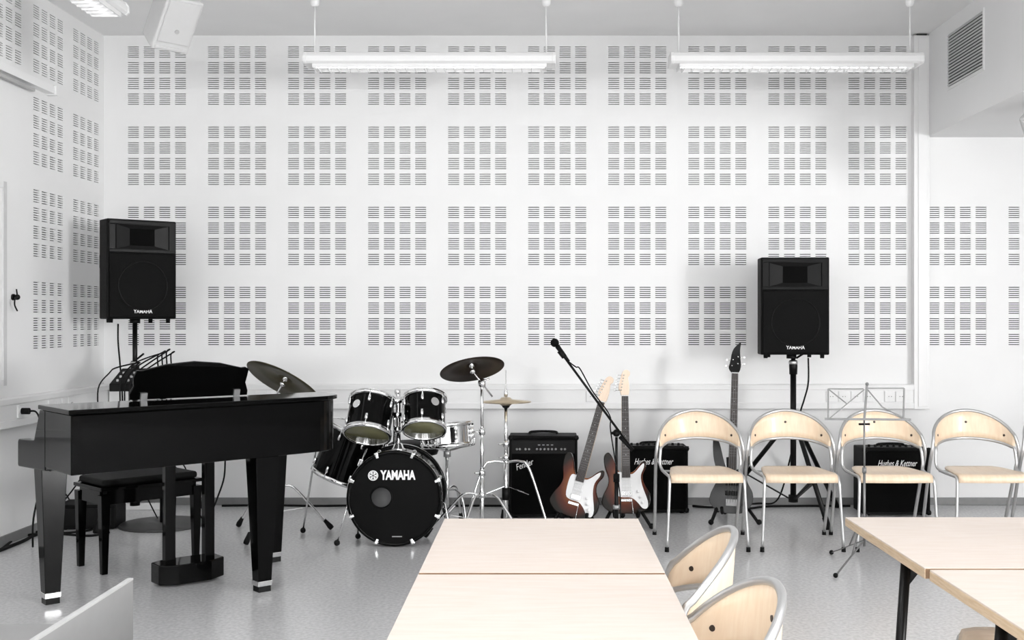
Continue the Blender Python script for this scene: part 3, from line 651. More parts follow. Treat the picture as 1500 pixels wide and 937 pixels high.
def boom_stand(name, label, base, hub, reach, angs, top, centre, normal, R, m, tubes=(0.36, 0.66)):
    r = thing(name, label, 'cymbal', base); b = Vector(base)
    MB().rod((0, 0, 0.03), (0, 0, tubes[0]), 0.0145, 12).build('lower_tube', M_['chrome'], r)
    MB().rod((0, 0, tubes[0]-0.01), (0, 0, tubes[1]), 0.012, 12).build('middle_tube', M_['chrome'], r)
    MB().rod((0, 0, tubes[1]-0.01), (0, 0, top), 0.0095, 12).build('upper_tube', M_['chrome'], r)
    for z in tubes+(hub,):
        cl = MB().lathe([(0, -0.022), (0.019, -0.02), (0.021, 0), (0.019, 0.02), (0, 0.022)], 12, Matrix.Translation((0, 0, z))).build('clamp', M_['chrome'], r)
        MB().rod((-0.018, -0.005, z), (-0.048, -0.01, z), 0.005, 6).build('wing_screw', M_['chrome'], cl)
    c = centre-b; n = Vector(normal).normalized()
    e = c-n*0.055
    back = Vector((0, 0, top))+(Vector((0, 0, top))-e).normalized()*0.11
    tl = MB().ball(0.026, Matrix.Translation((0, 0, top)), sz=1.2).build('tilter', M_['chrome'], r)
    MB().rod((-0.02, -0.02, top), (0.05, -0.03, top+0.03), 0.006, 6).build('tilter_screw', M_['chrome'], tl)
    MB().rod(back, e, 0.006, 8).build('boom_arm', M_['chrome'], r)
    MB().rod(e, c+n*0.03, 0.005, 8).build('cymbal_rod', M_['chrome'], r)
    MB().lathe([(0, -0.02), (0.016, -0.016), (0.018, 0.012), (0, 0.016)], 10, Matrix.Translation(e)).build('ratchet', M_['chrome'], r)
    tripod(r, hub, reach, angs, M_['chrome'])
    cymbal(r, c, n, R, m)
    return r
lc = px(420, 551, 7.2)
boom_stand('ride_cymbal', 'large bronze ride cymbal tilted above the piano lid, on a chrome tripod stand', (-1.72, 7.28, 0), 0.30, 0.37, (140, 258, 22), 0.86, lc, (0.46, 0.50, 1), 0.256, M_['bronze'], (0.34, 0.60))
cc = px(690, 531, 7.1)
boom_stand('crash_cymbal', 'dark crash cymbal tilted on a tall chrome stand right of the drums', (px(706, 600, 7.1).x, 7.1, 0), 0.28, 0.36, (172, 322, 250), 0.985, cc, (-0.20, 0.42, 1), 0.205, M_['bronze_dark'], (0.42, 0.68))
# ---- hi-hat
hx, hy = px(741, 600, 7.48).x, 7.48
hh = thing('hi_hat', 'pair of thin hi-hat cymbals on a chrome stand before the left amplifier', 'cymbal', (hx, hy, 0))
MB().rod((0, 0, 0.06), (0, 0, 0.47), 0.0155, 12).build('lower_tube', M_['chrome'], hh)
MB().rod((0, 0, 0.46), (0, 0, 0.80), 0.012, 12).build('upper_tube', M_['chrome'], hh)
MB().rod((0, 0, 0.79), (0, 0, 1.05), 0.0035, 8).build('pull_rod', M_['chrome'], hh)
MB().lathe([(0, 0.80), (0.02, 0.80), (0.034, 0.825), (0.02, 0.83), (0, 0.83)], 14).build('seat_cup', M_['black'], hh)
MB().lathe([(0, 0.875), (0.012, 0.875), (0.014, 0.90), (0.007, 0.915), (0.007, 0.94), (0, 0.94)], 12).build('clutch', M_['chrome'], hh)
MB().lathe([(0.004, 0.872), (0.03, 0.868), (0.042, 0.855), (0.168, 0.842)], 48).build('cymbal', M_['brasslit'], hh, solid=0.0015)
MB().lathe([(0.004, 0.812), (0.03, 0.816), (0.042, 0.826), (0.168, 0.838)], 48).build('cymbal', M_['brasslit'], hh, solid=0.0015)
for z in (0.47, 0.56):
    cl = MB().lathe([(0, -0.022), (0.02, -0.02), (0.022, 0), (0.02, 0.02), (0, 0.022)], 12, Matrix.Translation((0, 0, z))).build('clamp', M_['chrome'], hh)
    MB().rod((-0.018, 0, z), (-0.05, -0.005, z), 0.005, 6).build('wing_screw', M_['chrome'], cl)
MB().lathe([(0, 0.19), (0.026, 0.19), (0.026, 0.27), (0, 0.27)], 14).build('spring_housing', M_['black'], hh)
tripod(hh, 0.44, 0.30, (-20, 205, 95), M_['chrome'], knee=True, rad=0.0085)
MB().box((0, -0.12, 0.035), (0.09, 0.26, 0.014), Matrix.Rotation(0.12, 4, 'X')).build('foot_board', M_['chrome'], hh, bevel=0.004)
# ---- snare
sr = thing('snare_drum', 'chrome snare drum on its stand, right behind the smaller rack tom', 'drum', (px(655, 640, 7.4).x, 7.4, 0))
SM = Matrix.Translation((0, 0, 0.63)) @ Matrix.Rotation(math.radians(-4), 4, 'Y') @ Matrix.Rotation(math.radians(-4), 4, 'X')
drum_parts(sr, 0.168, 0.14, M_['chrome'], 8, SM, M_['headwhite'], M_['headwhite'], M_['chrome'])
MB().box((0.05, -0.172, 0.0), (0.022, 0.02, 0.10), SM).build('strainer', M_['black'], sr, bevel=0.004)
MB().rod((0, 0, 0.04), (0, 0, 0.52), 0.0125, 12).build('stand_tube', M_['chrome'], sr)
MB().lathe([(0, 0.48), (0.024, 0.485), (0.024, 0.53), (0, 0.535)], 12).build('basket_clamp', M_['steel'], sr)
for a in (100, 220, 340):
    a = math.radians(a); MB().tube(catmull([(0, 0, 0.52), (0.09*math.cos(a), 0.09*math.sin(a), 0.55), (0.185*math.cos(a), 0.185*math.sin(a), 0.575), (0.192*math.cos(a), 0.192*math.sin(a), 0.62)], 4), 0.007, 8).build('basket_arm', M_['chrome'], sr)
tripod(sr, 0.27, 0.23, (190, 310, 70), M_['chrome'])
# ---- drum throne
dt = thing('drum_throne', 'round black drum stool seat behind the bass drum', 'stool', (-0.865, 7.72, 0))
MB().lathe([(0, 0.46), (0.165, 0.465), (0.175, 0.49), (0.17, 0.535), (0.14, 0.55), (0, 0.552)], 32).build('seat', M_['tolex'], dt)
MB().rod((0, 0, 0.05), (0, 0, 0.47), 0.015, 12).build('post', M_['chrome'], dt)
tripod(dt, 0.26, 0.25, (30, 150, 270), M_['chrome'])

# ================================================================== AMPLIFIERS
def amp(name, label, x0, x1, yf, z1, depth, style):
    cx = (x0+x1)/2; wd = x1-x0; r = thing(name, label, 'amplifier', (cx, yf, 0))
    foot = 0.012; t = 0.018; h = wd/2
    cb = MB(); cb.span((-h, 0.015, foot), (h, depth, z1)); cb.span((-h, 0, foot), (-h+t, 0.016, z1)); cb.span((h-t, 0, foot), (h, 0.016, z1)); cb.span((-h, 0, foot), (h, 0.016, foot+t)); cb.span((-h, 0, z1-t), (h, 0.016, z1))
    cb.build('cabinet', M_['tolex'], r, bevel=0.006)
    for sx in (-1, 1):
        for y in (0.04, depth-0.04): MB().disc(0.016, 0.013, 12, Matrix.Translation((sx*(h-0.04), y, 0))).build('rubber_foot', M_['rubber'], r)
        for z in (foot+0.012, z1-0.012): MB().ball(0.020, Matrix.Translation((sx*(h-0.010), 0.008, z)), 10).build('corner_cap', M_['black'], r)
    if style == 'panel_front':
        pz = z1-0.125
        MB().span((-h+t, 0.004, foot+t), (h-t, 0.015, pz)).build('grille_cloth', M_['cloth'], r)
        p = MB().span((-h+t, 0.002, pz+0.004), (h-t, 0.015, z1-t-0.012)).build('control_panel', M_['horn'], r)
        k_ = MB().lathe([(0.0085, 0), (0.007, 0.013), (0, 0.014)], 10).mesh('knob', M_['steel'])
        for xx in (-0.185, -0.165, -0.125, -0.10, -0.045, -0.02, 0.008, 0.034, 0.06, 0.086, 0.125, 0.15): linked('knob', k_, p, (xx, 0.002, pz+0.035), (PI/2, 0, 0))
        for xx in (-0.03, 0.0, 0.03, 0.06): MB().span((xx-0.008, 0, pz+0.062), (xx+0.008, 0.002, pz+0.067)).build('panel_mark', M_['greyp'], p)
        text_obj('lettering', 'Fender', 0.062, M_['print'], r, Matrix.Translation((-0.135, 0.003, pz-0.075)) @ FACE_CAM @ Matrix.Rotation(math.radians(20), 4, 'Z'), 0.001, 0.0, 0.35, 0.72)
        ends = (-0.12, 0.12)
    else:
        MB().span((-h+t, 0.004, foot+t), (h-t, 0.015, z1-t)).build('grille_cloth', M_['cloth'], r)
        p = MB().span((-h+0.03, 0.03, z1), (h-0.03, 0.13, z1+0.006)).build('control_panel', M_['horn'], r)
        k_ = MB().lathe([(0.010, 0), (0.009, 0.016), (0, 0.017)], 10).mesh('knob', M_['black'])
        for i in range(9): linked('knob', k_, p, (-h+0.06+i*(wd-0.12)/8, 0.075, z1+0.006))
        text_obj('lettering', 'Hughes & Kettner', 0.062, M_['print'], r, Matrix.Translation((-0.0 if style == 'logo_mid' else -0.02, 0.002, z1-0.105)) @ FACE_CAM, 0.001, 0.0, 0.45, 0.60)
    hb = MB().tube(catmull([(-0.10, depth*0.6, z1+0.002), (-0.085, depth*0.6, z1+0.016), (0, depth*0.6, z1+0.02), (0.085, depth*0.6, z1+0.016), (0.10, depth*0.6, z1+0.002)], 5), 0.009, 8); hb.build('carry_handle', M_['rubber'], r)
    return r
a1l = px(746, 700, 7.86).x; a1r = px(846, 700, 7.86).x
amp('guitar_amplifier', 'black combo amplifier with knobs along its front, behind the hi-hat stand', a1l, a1r, 7.86, 0.572, 0.26, 'panel_front')
amp('guitar_amplifier', 'black combo amplifier with script lettering behind the upright electric guitar', px(914, 700, 8.05).x, px(1008, 700, 8.05).x, 8.05, 0.475, 0.25, 'logo')
amp('guitar_amplifier', 'black combo amplifier with script lettering behind the third chair and music stand', px(1265, 700, 7.95).x, px(1363, 700, 7.95).x, 7.95, 0.475, 0.26, 'logo_mid')
for o in C.objects:
    if o.name.startswith('guitar_amplifier'): o['group'] = 'guitar amplifiers along the wall'

# ================================================================== GUITARS
XZ = FACE_CAM                                   # 2D (x, up) outline, thickness towards the viewer
def guitar(label, loc, rot, scale, kind):
    r = thing('electric_guitar' if kind == 'strat' else 'bass_guitar', label, 'guitar', loc); r.rotation_euler = rot; r.scale = (scale,)*3
    zc = 0.23; T = Matrix.Translation((0, 0, zc)) @ XZ
    if kind == 'strat':
        body = [(0, -.2), (.09, -.197), (.15, -.15), (.158, -.08), (.118, -.005), (.112, .045), (.136, .10), (.128, .138), (.100, .122), (.062, .078), (.03, .062), (-.03, .062), (-.056, .09), (-.085, .16), (-.112, .192), (-.138, .168), (-.135, .10), (-.112, .03), (-.116, -.02), (-.15, -.09), (-.155, -.145), (-.09, -.197)]
        guard = [(-.03, .064), (-.062, .058), (-.07, .0), (-.062, -.075), (-.03, -.095), (.03, -.098), (.07, -.125), (.105, -.165), (.135, -.165), (.14, -.12), (.105, -.02), (.098, .045), (.118, .095), (.118, .122), (.098, .108), (.06, .066), (.03, .052)]
        bm, nl, hl = M_['sunburst'], 0.50, 0.165
    else:
        body = [(0, -.215), (.08, -.205), (.13, -.15), (.135, -.08), (.10, -.01), (.09, .05), (.11, .11), (.115, .16), (.09, .15), (.06, .10), (.03, .07), (-.03, .07), (-.055, .12), (-.085, .23), (-.115, .285), (-.13, .26), (-.125, .15), (-.10, .04), (-.105, -.02), (-.135, -.09), (-.14, -.15), (-.085, -.205)]
        guard = None; bm, nl, hl = M_['bassbody'], 0.64, 0.18
    o2 = [tuple(p)[:2] for p in catmull([(a, b, 0) for a, b in body], 4, closed=True)]
    bo = MB().prism(o2, -0.020, 0.022, T, smooth=True).build('body', bm, r, bevel=0.007, bseg=3)
    if guard:
        g2 = [tuple(p)[:2] for p in catmull([(a, b, 0) for a, b in guard], 3, closed=True)]
        pg = MB().prism(g2, 0.0225, 0.0255, T).build('pickguard', M_['pickguard'], r)
        for z in (0.02, -0.025): MB().box((0.004, z, 0.028), (0.066, 0.016, 0.006), T).build('pickup', M_['white'], pg, bevel=0.004)
        hbk = MB().box((0.004, -0.072, 0.0285), (0.070, 0.034, 0.008), T).build('pickup', M_['chrome'], pg, bevel=0.003)
        for a, b in ((0.075, -0.06), (0.09, -0.095), (0.105, -0.13)): MB().lathe([(0.010, 0.0255), (0.008, 0.038), (0, 0.039)], 12, T @ Matrix.Translation((a, b, 0))).build('control_knob', M_['white'], pg)
        MB().box((0.002, -0.115, 0.028), (0.072, 0.018, 0.010), T).build('bridge', M_['chrome'], r, bevel=0.002)
        MB().rod(T @ Vector((0.035, -0.115, 0.03)), T @ Vector((0.045, -0.23, 0.045)), 0.0025, 6).build('tremolo_arm', M_['chrome'], r)
    else:
        for z in (-0.02, -0.085): MB().box((0, z, 0.027), (0.085, 0.030, 0.012), T).build('pickup', M_['black'], r, bevel=0.003)
        MB().box((0, -0.145, 0.029), (0.075, 0.045, 0.014), T).build('bridge', M_['fret'], r, bevel=0.002)
        for a, b in ((0.08, -0.08), (0.085, -0.12), (0.075, -0.155)): MB().lathe([(0.010, 0.022), (0.009, 0.036), (0, 0.037)], 12, T @ Matrix.Translation((a, b, 0))).build('control_knob', M_['black'], r)
    z0 = 0.0; z1 = z0+nl+0.06
    nk = MB().prism([(-0.027, z0+0.03), (0.027, z0+0.03), (0.021, z1), (-0.021, z1)], 0.004, 0.028, T).build('neck', M_['maple'] if guard else M_['black'], r, bevel=0.004)
    fb = MB().prism([(-0.0275, z0-0.0+0.03), (0.0275, z0+0.03), (0.0215, z1), (-0.0215, z1)], 0.028, 0.034, T).build('fretboard', M_['rosewood'], nk)
    sc_ = nl+0.06+0.115+0.02; fr_ = MB().box((0, 0, 0), (0.046, 0.0016, 0.002), T).mesh('fret', M_['fret'])
    for k in range(1, 20):
        zz = z1-(z1+0.115)*(1-2**(-k/12.0))
        if zz > 0.035: linked('fret', fr_, fb, (0, -0.0345, zz))
    for k in (3, 5, 7, 9, 12, 15):
        zz = z1-(z1+0.115)*(1-(2**(-k/12.0)+2**(-(k-1)/12.0))/2)
        MB().disc(0.003, 0.0008, 8, T @ Matrix.Translation((0, zz, 0.034))).build('inlay', M_['greyp'], fb)
    MB().box((0, z1+0.002, 0.033), (0.043, 0.005, 0.006), T).build('nut', M_['white'], nk)
    if guard: hs = [(-.021, 0), (-.03, .03), (-.040, .05), (-.030, .10), (-.012, .155), (.012, .17), (.034, .158), (.036, .135), (.024, .118), (.030, .07), (.030, .03), (.021, 0)]
    else: hs = [(-.021, 0), (-.042, .03), (-.036, .06), (-.03, .09), (-.026, .12), (-.012, .16), (.02, .195), (.034, .20), (.030, .15), (.034, .09), (.038, .04), (.021, 0)]
    h2 = [tuple(p)[:2] for p in catmull([(a, b+z1+0.004, 0) for a, b in hs], 3, closed=True)]
    hd = MB().prism(h2, 0.008, 0.024, T).build('headstock', M_['maple'] if guard else M_['gloss'], r, bevel=0.002)
    if guard: tun = [(-0.024, .035+.0195*i, -1) for i in range(6)]
    else: tun = [(-0.02, .045, -1), (-0.015, .085, -1), (0.018, .06, 1), (0.018, .105, 1)]
    for a, b, s in tun:
        p = Vector((a+ (0.004*(b/0.02-2) if guard else 0), b+z1+0.004, 0.024))
        tk = MB().lathe([(0.005, 0), (0.004, 0.012), (0, 0.013)], 8, T @ Matrix.Translation(p)).build('tuning_post', M_['chrome'], hd)
        e = p+Vector((s*0.04, 0, -0.008))
        MB().rod(T @ (p+Vector((0, 0, -0.008))), T @ e, 0.003, 6).build('tuner_shaft', M_['chrome'], tk)
        MB().box(e, (0.012, 0.012, 0.006), T).build('tuner_button', M_['chrome'], tk, bevel=0.002)
    st = MB()
    for i in range(6 if guard else 4):
        u = (i/(5.0 if guard else 3.0)-0.5)
        st.rod(T @ Vector((u*0.05, -0.115 if guard else -0.145, 0.038)), T @ Vector((u*0.034, z1+0.01, 0.0365)), 0.0005 if guard else 0.0009, 4)
    st.build('strings', M_['steel'], r)
    return r
def guitar_stand(label, loc, rz, h=0.42):
    r = thing('guitar_stand', label, 'stand', loc, rz, 'black guitar stands')
    MB().rod((0, 0.06, 0.16), (0, 0.15, h), 0.011, 10).build('upright', M_['blacktube'], r)
    for s in (-1, 1):
        l = MB().tube(catmull([(0, 0.06, 0.2), (s*0.08, 0.0, 0.13), (s*0.16, -0.14, 0.012)], 5), 0.012, 8).build('front_leg', M_['blacktube'], r)
        MB().ball(0.019, Matrix.Translation((s*0.162, -0.145, 0.019)), sz=1.0).build('rubber_foot', M_['rubber'], l)
        MB().tube(catmull([(s*0.07, 0.02, 0.13), (s*0.075, -0.06, 0.075), (s*0.08, -0.10, 0.078), (s*0.085, -0.115, 0.115)], 5), 0.011, 8).build('cradle_arm', M_['rubber'], r)
    l = MB().tube([(0, 0.08, 0.2), (0, 0.27, 0.012)], 0.011, 8).build('back_leg', M_['blacktube'], r)
    MB().ball(0.019, Matrix.Translation((0, 0.272, 0.019)), sz=1.0).build('rubber_foot', M_['rubber'], l)
    return r
g1 = px(834, 757, 7.45)
guitar('sunburst electric guitar with white pickguard, its neck slanting to the right', (g1.x, 7.45, 0.055), (math.radians(-9), math.radians(14), math.radians(-16)), 1.03, 'strat')
guitar_stand('black guitar stand under the slanting sunburst guitar', (g1.x+0.03, 7.50, 0), 0)
g2 = px(917, 750, 7.55)
guitar('sunburst electric guitar standing upright behind the microphone stand', (g2.x, 7.55, 0.055), (math.radians(-9), math.radians(0.5), math.radians(4)), 1.035, 'strat')
guitar_stand('black guitar stand under the upright sunburst guitar', (g2.x, 7.60, 0), 0)
g3 = px(1071, 745, 7.7)
guitar('dark four-string bass guitar standing behind the first chair of the row', (g3.x, 7.7, 0.045), (math.radians(-9), math.radians(1.5), math.radians(-10)), 1.05, 'bass')
guitar_stand('black guitar stand under the dark bass guitar', (g3.x+0.01, 7.75, 0), 0)

# ================================================================== MICROPHONE STAND
mb_ = Vector((px(903, 640, 7.05).x, 7.05, 0))
mc = thing('microphone_stand', 'black boom microphone stand with microphone before the two guitars', 'microphone', mb_)
zc = px(903, 640, 7.05).z
MB().rod((0, 0, 0.05), (0, 0, 0.40), 0.013, 10).build('lower_tube', M_['blacktube'], mc)
MB().rod((0, 0, 0.39), (0, 0, zc), 0.0085, 10).build('upper_tube', M_['blacktube'], mc)
MB().lathe([(0, 0.37), (0.02, 0.37), (0.02, 0.42), (0, 0.42)], 12).build('height_clutch', M_['black'], mc)
MB().lathe([(0, 0.20), (0.022, 0.20), (0.022, 0.225), (0, 0.225)], 12).build('ring', M_['steel'], mc)
def ml(x, y, d=7.05): return px(x, y, d)-mb_
pv = ml(903, 634); lo = ml(927, 659); hi = ml(824, 519, 6.95)
MB().ball(0.024, Matrix.Translation(pv)).build('boom_clutch', M_['black'], mc)
MB().rod(pv+Vector((-0.035, -0.01, 0.0)), pv+Vector((0.03, -0.01, 0.005)), 0.009, 8).build('clutch_knob', M_['black'], mc)
MB().rod(lo, hi, 0.0075, 10).build('boom_arm', M_['blacktube'], mc)
dv = (lo-pv).normalized(); MB().rod(pv+dv*0.03, lo, 0.013, 10).build('counterweight', M_['black'], mc)
m0 = ml(826, 520, 6.95); m1 = ml(809, 497, 6.95); dm = (m1-m0).normalized()
MB().lathe([(0, -0.035), (0.017, -0.03), (0.019, 0.02), (0, 0.022)], 12, axis_matrix(hi+dm*0.01, dm)).build('mic_clip', M_['black'], mc)
mi = MB().lathe([(0, -0.05), (0.010, -0.05), (0.012, 0.0), (0.016, 0.07), (0, 0.072)], 14, axis_matrix(m0, dm)).build('microphone', M_['black'], mc)
MB().ball(0.027, Matrix.Translation(m0+dm*0.095), sz=1.0).build('mic_grille', M_['grille'], mi)
MB().tube(catmull([m0-dm*0.05, m0-dm*0.09+Vector((0.02, 0, 0)), ml(845, 545, 6.97)+Vector((0.02, -0.01, 0.02)), ml(866, 575, 6.98)+Vector((0.008, -0.01, 0.01)), ml(890, 610, 7.0)+Vector((0.012, -0.01, 0.01)), ml(899, 632, 7.03)+Vector((-0.02, -0.02, 0)), Vector((0.02, -0.02, 0.3)), Vector((0.02, -0.02, 0.06))], 6), 0.004, 6).build('mic_cable', M_['rubber'], mc)
for a in (60, 180, 300):
    a = math.radians(a); l = MB().rod((0, 0, 0.09), (0.30*math.cos(a), 0.30*math.sin(a), 0.015), 0.009, 8).build('leg', M_['blacktube'], mc)
    MB().ball(0.016, Matrix.Translation((0.305*math.cos(a), 0.305*math.sin(a), 0.016))).build('rubber_foot', M_['rubber'], l)

# ================================================================== MUSIC STAND
sb = Vector((1.812, 6.28, 0))
mu = thing('music_stand', 'folding grey wire music stand before the third chair of the row', 'music stand', sb)
def mp_(x, y, d=6.28): return px(x, y, d)-sb
MB().rod((0, 0, 0.12), (0, 0, 0.55), 0.0075, 10).build('lower_tube', M_['wire'], mu)
MB().rod((0, 0, 0.54), mp_(1266, 608), 0.0055, 10).build('upper_tube', M_['wire'], mu)
MB().lathe([(0, 0.53), (0.012, 0.53), (0.012, 0.56), (0, 0.56)], 10).build('clamp', M_['wire'], mu)
for f in (gp(1224, 846), gp(1218, 812), gp(1347, 838)):
    f = f-sb; f.z = 0.012
    h0 = Vector((f.x*0.04, f.y*0.04, 0.15))
    l = MB().bar(h0, f, 0.010, 0.004).build('leg', M_['wire'], mu)
    MB().ball(0.0135, Matrix.Translation(f+Vector((0, 0, 0.0015)))).build('rubber_tip', M_['rubber'], l)
    MB().bar((f.x*0.04, f.y*0.04, 0.30), (f.x*0.45, f.y*0.45, 0.09), 0.008, 0.003).build('brace', M_['wire'], mu)
dk = [((1207, 613), (1333, 614), .012), ((1216, 570), (1212, 612), .008), ((1216, 570), (1268, 570), .006), ((1274, 569), (1328, 569), .006), ((1328, 569), (1322, 613), .008),
      ((1216, 570), (1242, 592), .006), ((1213, 613), (1269, 571), .006), ((1273, 570), (1293, 596), .006), ((1293, 596), (1325, 614), .006), ((1274, 562), (1265, 613), .013)]
for a, b, w_ in dk:
    A_ = mp_(*a); B_ = mp_(*b)
    for q in (A_, B_): q.y += (q.z-0.82)*0.35-0.02              # the rack leans back
    MB().bar(A_, B_, w_, 0.004, up=(0, -1, 0.3)).build('rack_bar', M_['wire'], mu)
q = mp_(1274, 563); q.y += (q.z-0.82)*0.35-0.02
MB().ball(0.010, Matrix.Translation(q)).build('pivot', M_['wire'], mu)
MB().rod(mp_(1258, 621), mp_(1274, 621), 0.006, 6).build('tilt_screw', M_['black'], mu)

# ================================================================== CHAIRS
def chair_proto(label, loc, rz):
    r = thing('stacking_chair', label, 'chair', loc, rz, 'birch and steel chairs')
    def plan(s): a = s*math.radians(84); return (0.262*math.sin(a)/math.sin(math.radians(84)), 0.03+0.20*math.cos(a))
    def ztop(s): return 0.805-0.185*abs(s)**1.9
    def zbot(s): return 0.630-0.062*s*s
    N = 24; S = [-1+2*i/N for i in range(N+1)]
    top = [Vector((*plan(s), ztop(s))) for s in S]
    bot = [Vector((plan(s)[0]*0.955, plan(s)[1]-0.012, zbot(s))) for s in S]
    rows = []
    for t in range(5):
        k = t/4; rows.append([top[i].lerp(bot[i], 0.02+k*0.96) for i in range(1, N)])
    bk = MB().grid(rows).build('backrest', M_['wood'], r, solid=0.009)
    for s, k in ((0.0, 0.42), (-0.70, 0.55), (0.70, 0.55)):
        i = round((s+1)*N/2); p = top[i].lerp(bot[i], k); a = s*math.radians(84); nrm = Vector((-math.sin(a), -math.cos(a)*1.0, 0)).normalized()
        MB().disc(0.0075, 0.0145, 12, axis_matrix(p-nrm*0.007, nrm)).build('screw', M_['screw'], bk)
    outer = [Vector((-0.262, 0.275, 0.02)), Vector((-0.266, 0.20, 0.22)), Vector((-0.272, 0.11, 0.45)), Vector((-0.272, 0.062, 0.56))]
    ot = outer+[p*1.0 for p in top[1:-1]]+[Vector((-p.x, p.y, p.z)) for p in reversed(outer)]
    MB().tube(catmull(ot, 3), 0.0105, 10).build('back_frame', M_['silver'], r)
    inner = [Vector((-0.243, -0.262, 0.02)), Vector((-0.232, -0.25, 0.22)), Vector((-0.224, -0.238, 0.40)), Vector((-0.222, -0.215, 0.437)), Vector((-0.224, -0.16, 0.441)), Vector((-0.236, -0.02, 0.446)), Vector((-0.246, 0.035, 0.462)), Vector((-0.252, 0.05, 0.50))]
    it = inner+[p for p in bot[1:-1]]+[Vector((-p.x, p.y, p.z)) for p in reversed(inner)]
    MB().tube(catmull(it, 3), 0.0095, 10).build('seat_frame', M_['silver'], r)
    rows = []
    for j in range(15):
        v = j/14; y = 0.17-0.395*min(v, 0.86)/0.86; hwid = 0.17+0.045*min(1, v*1.4)
        if v < 0.2: hwid *= 0.80+0.20*math.sin(v/0.2*PI/2)
        row = []
        for i in range(13):
            u = -1+i/6; z = 0.452-0.012*(1-u*u)*math.sin(min(v, 0.86)/0.86*PI)
            yy = y
            if v > 0.78: q_ = (v-0.78)/0.22; z -= 0.045*q_*q_; yy -= 0.012*q_+0.012*(1-u*u)
            row.append((u*hwid, yy, z))
        rows.append(row)
    MB().grid(rows).build('seat', M_['wood'], r, solid=0.011)
    for s in (-1, 1):
        MB().lathe([(0, 0), (0.0135, 0), (0.0125, 0.028), (0, 0.03)], 10, Matrix.Translation((s*0.262, 0.277, 0))).build('foot_cap', M_['rubber'], r)
        MB().lathe([(0, 0), (0.0135, 0), (0.0125, 0.028), (0, 0.03)], 10, Matrix.Translation((s*0.243, -0.262, 0))).build('foot_cap', M_['rubber'], r)
    for y in (-0.12, 0.07): MB().rod((-0.225, y, 0.437), (0.225, y, 0.437), 0.007, 8).build('seat_rail', M_['silver'], r)
    return r
CY_ = 6.98
ch = chair_proto('birch and steel chair in the row, first from the left, before the bass guitar', ((1025-CX)/FPX*7.05, CY_, 0), 0)
for xx, lb, rz in ((1158, 'birch and steel chair in the row, second from the left, below the right loudspeaker', 0.0), (1291, 'birch and steel chair in the row, third from the left, behind the music stand', 0.0),
               (1428, 'birch and steel chair in the row, fourth from the left, with no instrument behind it', 0.0), (1561, 'birch and steel chair in the row, rightmost, mostly cut by the frame', 0.0)):
    clone(ch, ((xx-CX)/FPX*7.05, CY_, 0), rz, lb)
clone(ch, (0.30, 3.08, 0), math.radians(-90-3), 'birch and steel chair tucked to the middle table, far one of the pair')
clone(ch, (0.285, 2.43, 0), math.radians(-90+3), 'birch and steel chair tucked to the middle table, near one of the pair')
clone(ch, (1.50, 3.17, 0), math.radians(-90), 'birch and steel chair pushed under the right table, only its seat showing')

# ================================================================== TABLES
def table(label, x0, x1, y0, y1, z, legs):
    r = thing('school_table', label, 'table', ((x0+x1)/2, (y0+y1)/2, 0), 0, 'birch school tables')
    a, b = (x1-x0)/2, (y1-y0)/2
    MB().span((-a+0.001, -b+0.001, z-0.004), (a-0.001, b-0.001, z)).build('table_top', M_['desk'], r, bevel=0.001)
    MB().span((-a, -b, z-0.028), (a, b, z-0.0035)).build('table_board', M_['edge'], r, bevel=0.002)
    for s_ in (-1, 1): MB().span((-a+0.002, s_*(b+0.0012)-0.0012, z-0.026), (a-0.002, s_*(b+0.0012)+0.0012, z-0.001)).build('edge_band', M_['edge_dark'], r)
    for sx in (-1, 1):
        for (yy, dy) in legs:
            l = MB().rod((sx*(a-0.05), yy, z-0.03), (sx*(a+0.005), yy+dy, 0.0), 0.0145, 12).build('leg', M_['blacktube'], r)
            MB().prism([(0, 0), (0.07, 0), (0, -0.09)], -0.003, 0.003, Matrix(((-sx, 0, 0, sx*(a-0.052)), (0, 0, 1, yy), (0, 1, 0, z-0.029), (0, 0, 0, 1)))).build('leg_bracket', M_['blacktube'], l)
        MB().span((sx*(a-0.06)-0.012, -b+0.08, z-0.05), (sx*(a-0.06)+0.012, b-0.08, z-0.028)).build('under_rail', M_['blacktube'], r)
    return r
TZ = 0.74
table('birch school table in the middle, far one of the joined pair', -0.306, 0.319, 2.850, 3.63, TZ, ((-0.30, -0.03), (0.30, 0.03)))
table('birch school table in the middle, near one of the joined pair', -0.306, 0.319, 2.055, 2.830, TZ, ((-0.30, -0.03), (0.30, 0.03)))
table('birch school table at the right, far one of the joined pair', 0.992, 1.605, 2.900, 3.655, TZ, ((-0.08, -0.02),))
table('birch school table at the right, near one of the joined pair', 0.998, 1.611, 2.13, 2.882, TZ, ((-0.10, -0.03), (0.04, 0.0)))

# side panel desk at the bottom left
sd = thing('side_desk', 'pale grey panel-ended desk corner at the bottom left of the picture', 'desk', (-1.5, 2.2, 0))
MB().span((0.453, -0.7, 0), (0.465, 0.67, 0.717)).build('end_panel', M_['deskgrey'], sd)
MB().span((0.4525, -0.7, 0.717), (0.4655, 0.67, 0.722)).build('edge_band', M_['deskedge'], sd)
MB().span((-0.5, -0.7, 0.575), (0.453, 0.67, 0.605)).build('desk_top', M_['deskgrey'], sd, bevel=0.003)
MB().span((-0.52, -0.7, 0), (-0.5, 0.67, 0.605)).build('end_panel', M_['panelgrey'], sd)
MB().span((-0.5, 0.60, 0.15), (0.453, 0.618, 0.575)).build('back_panel', M_['panelgrey'], sd)

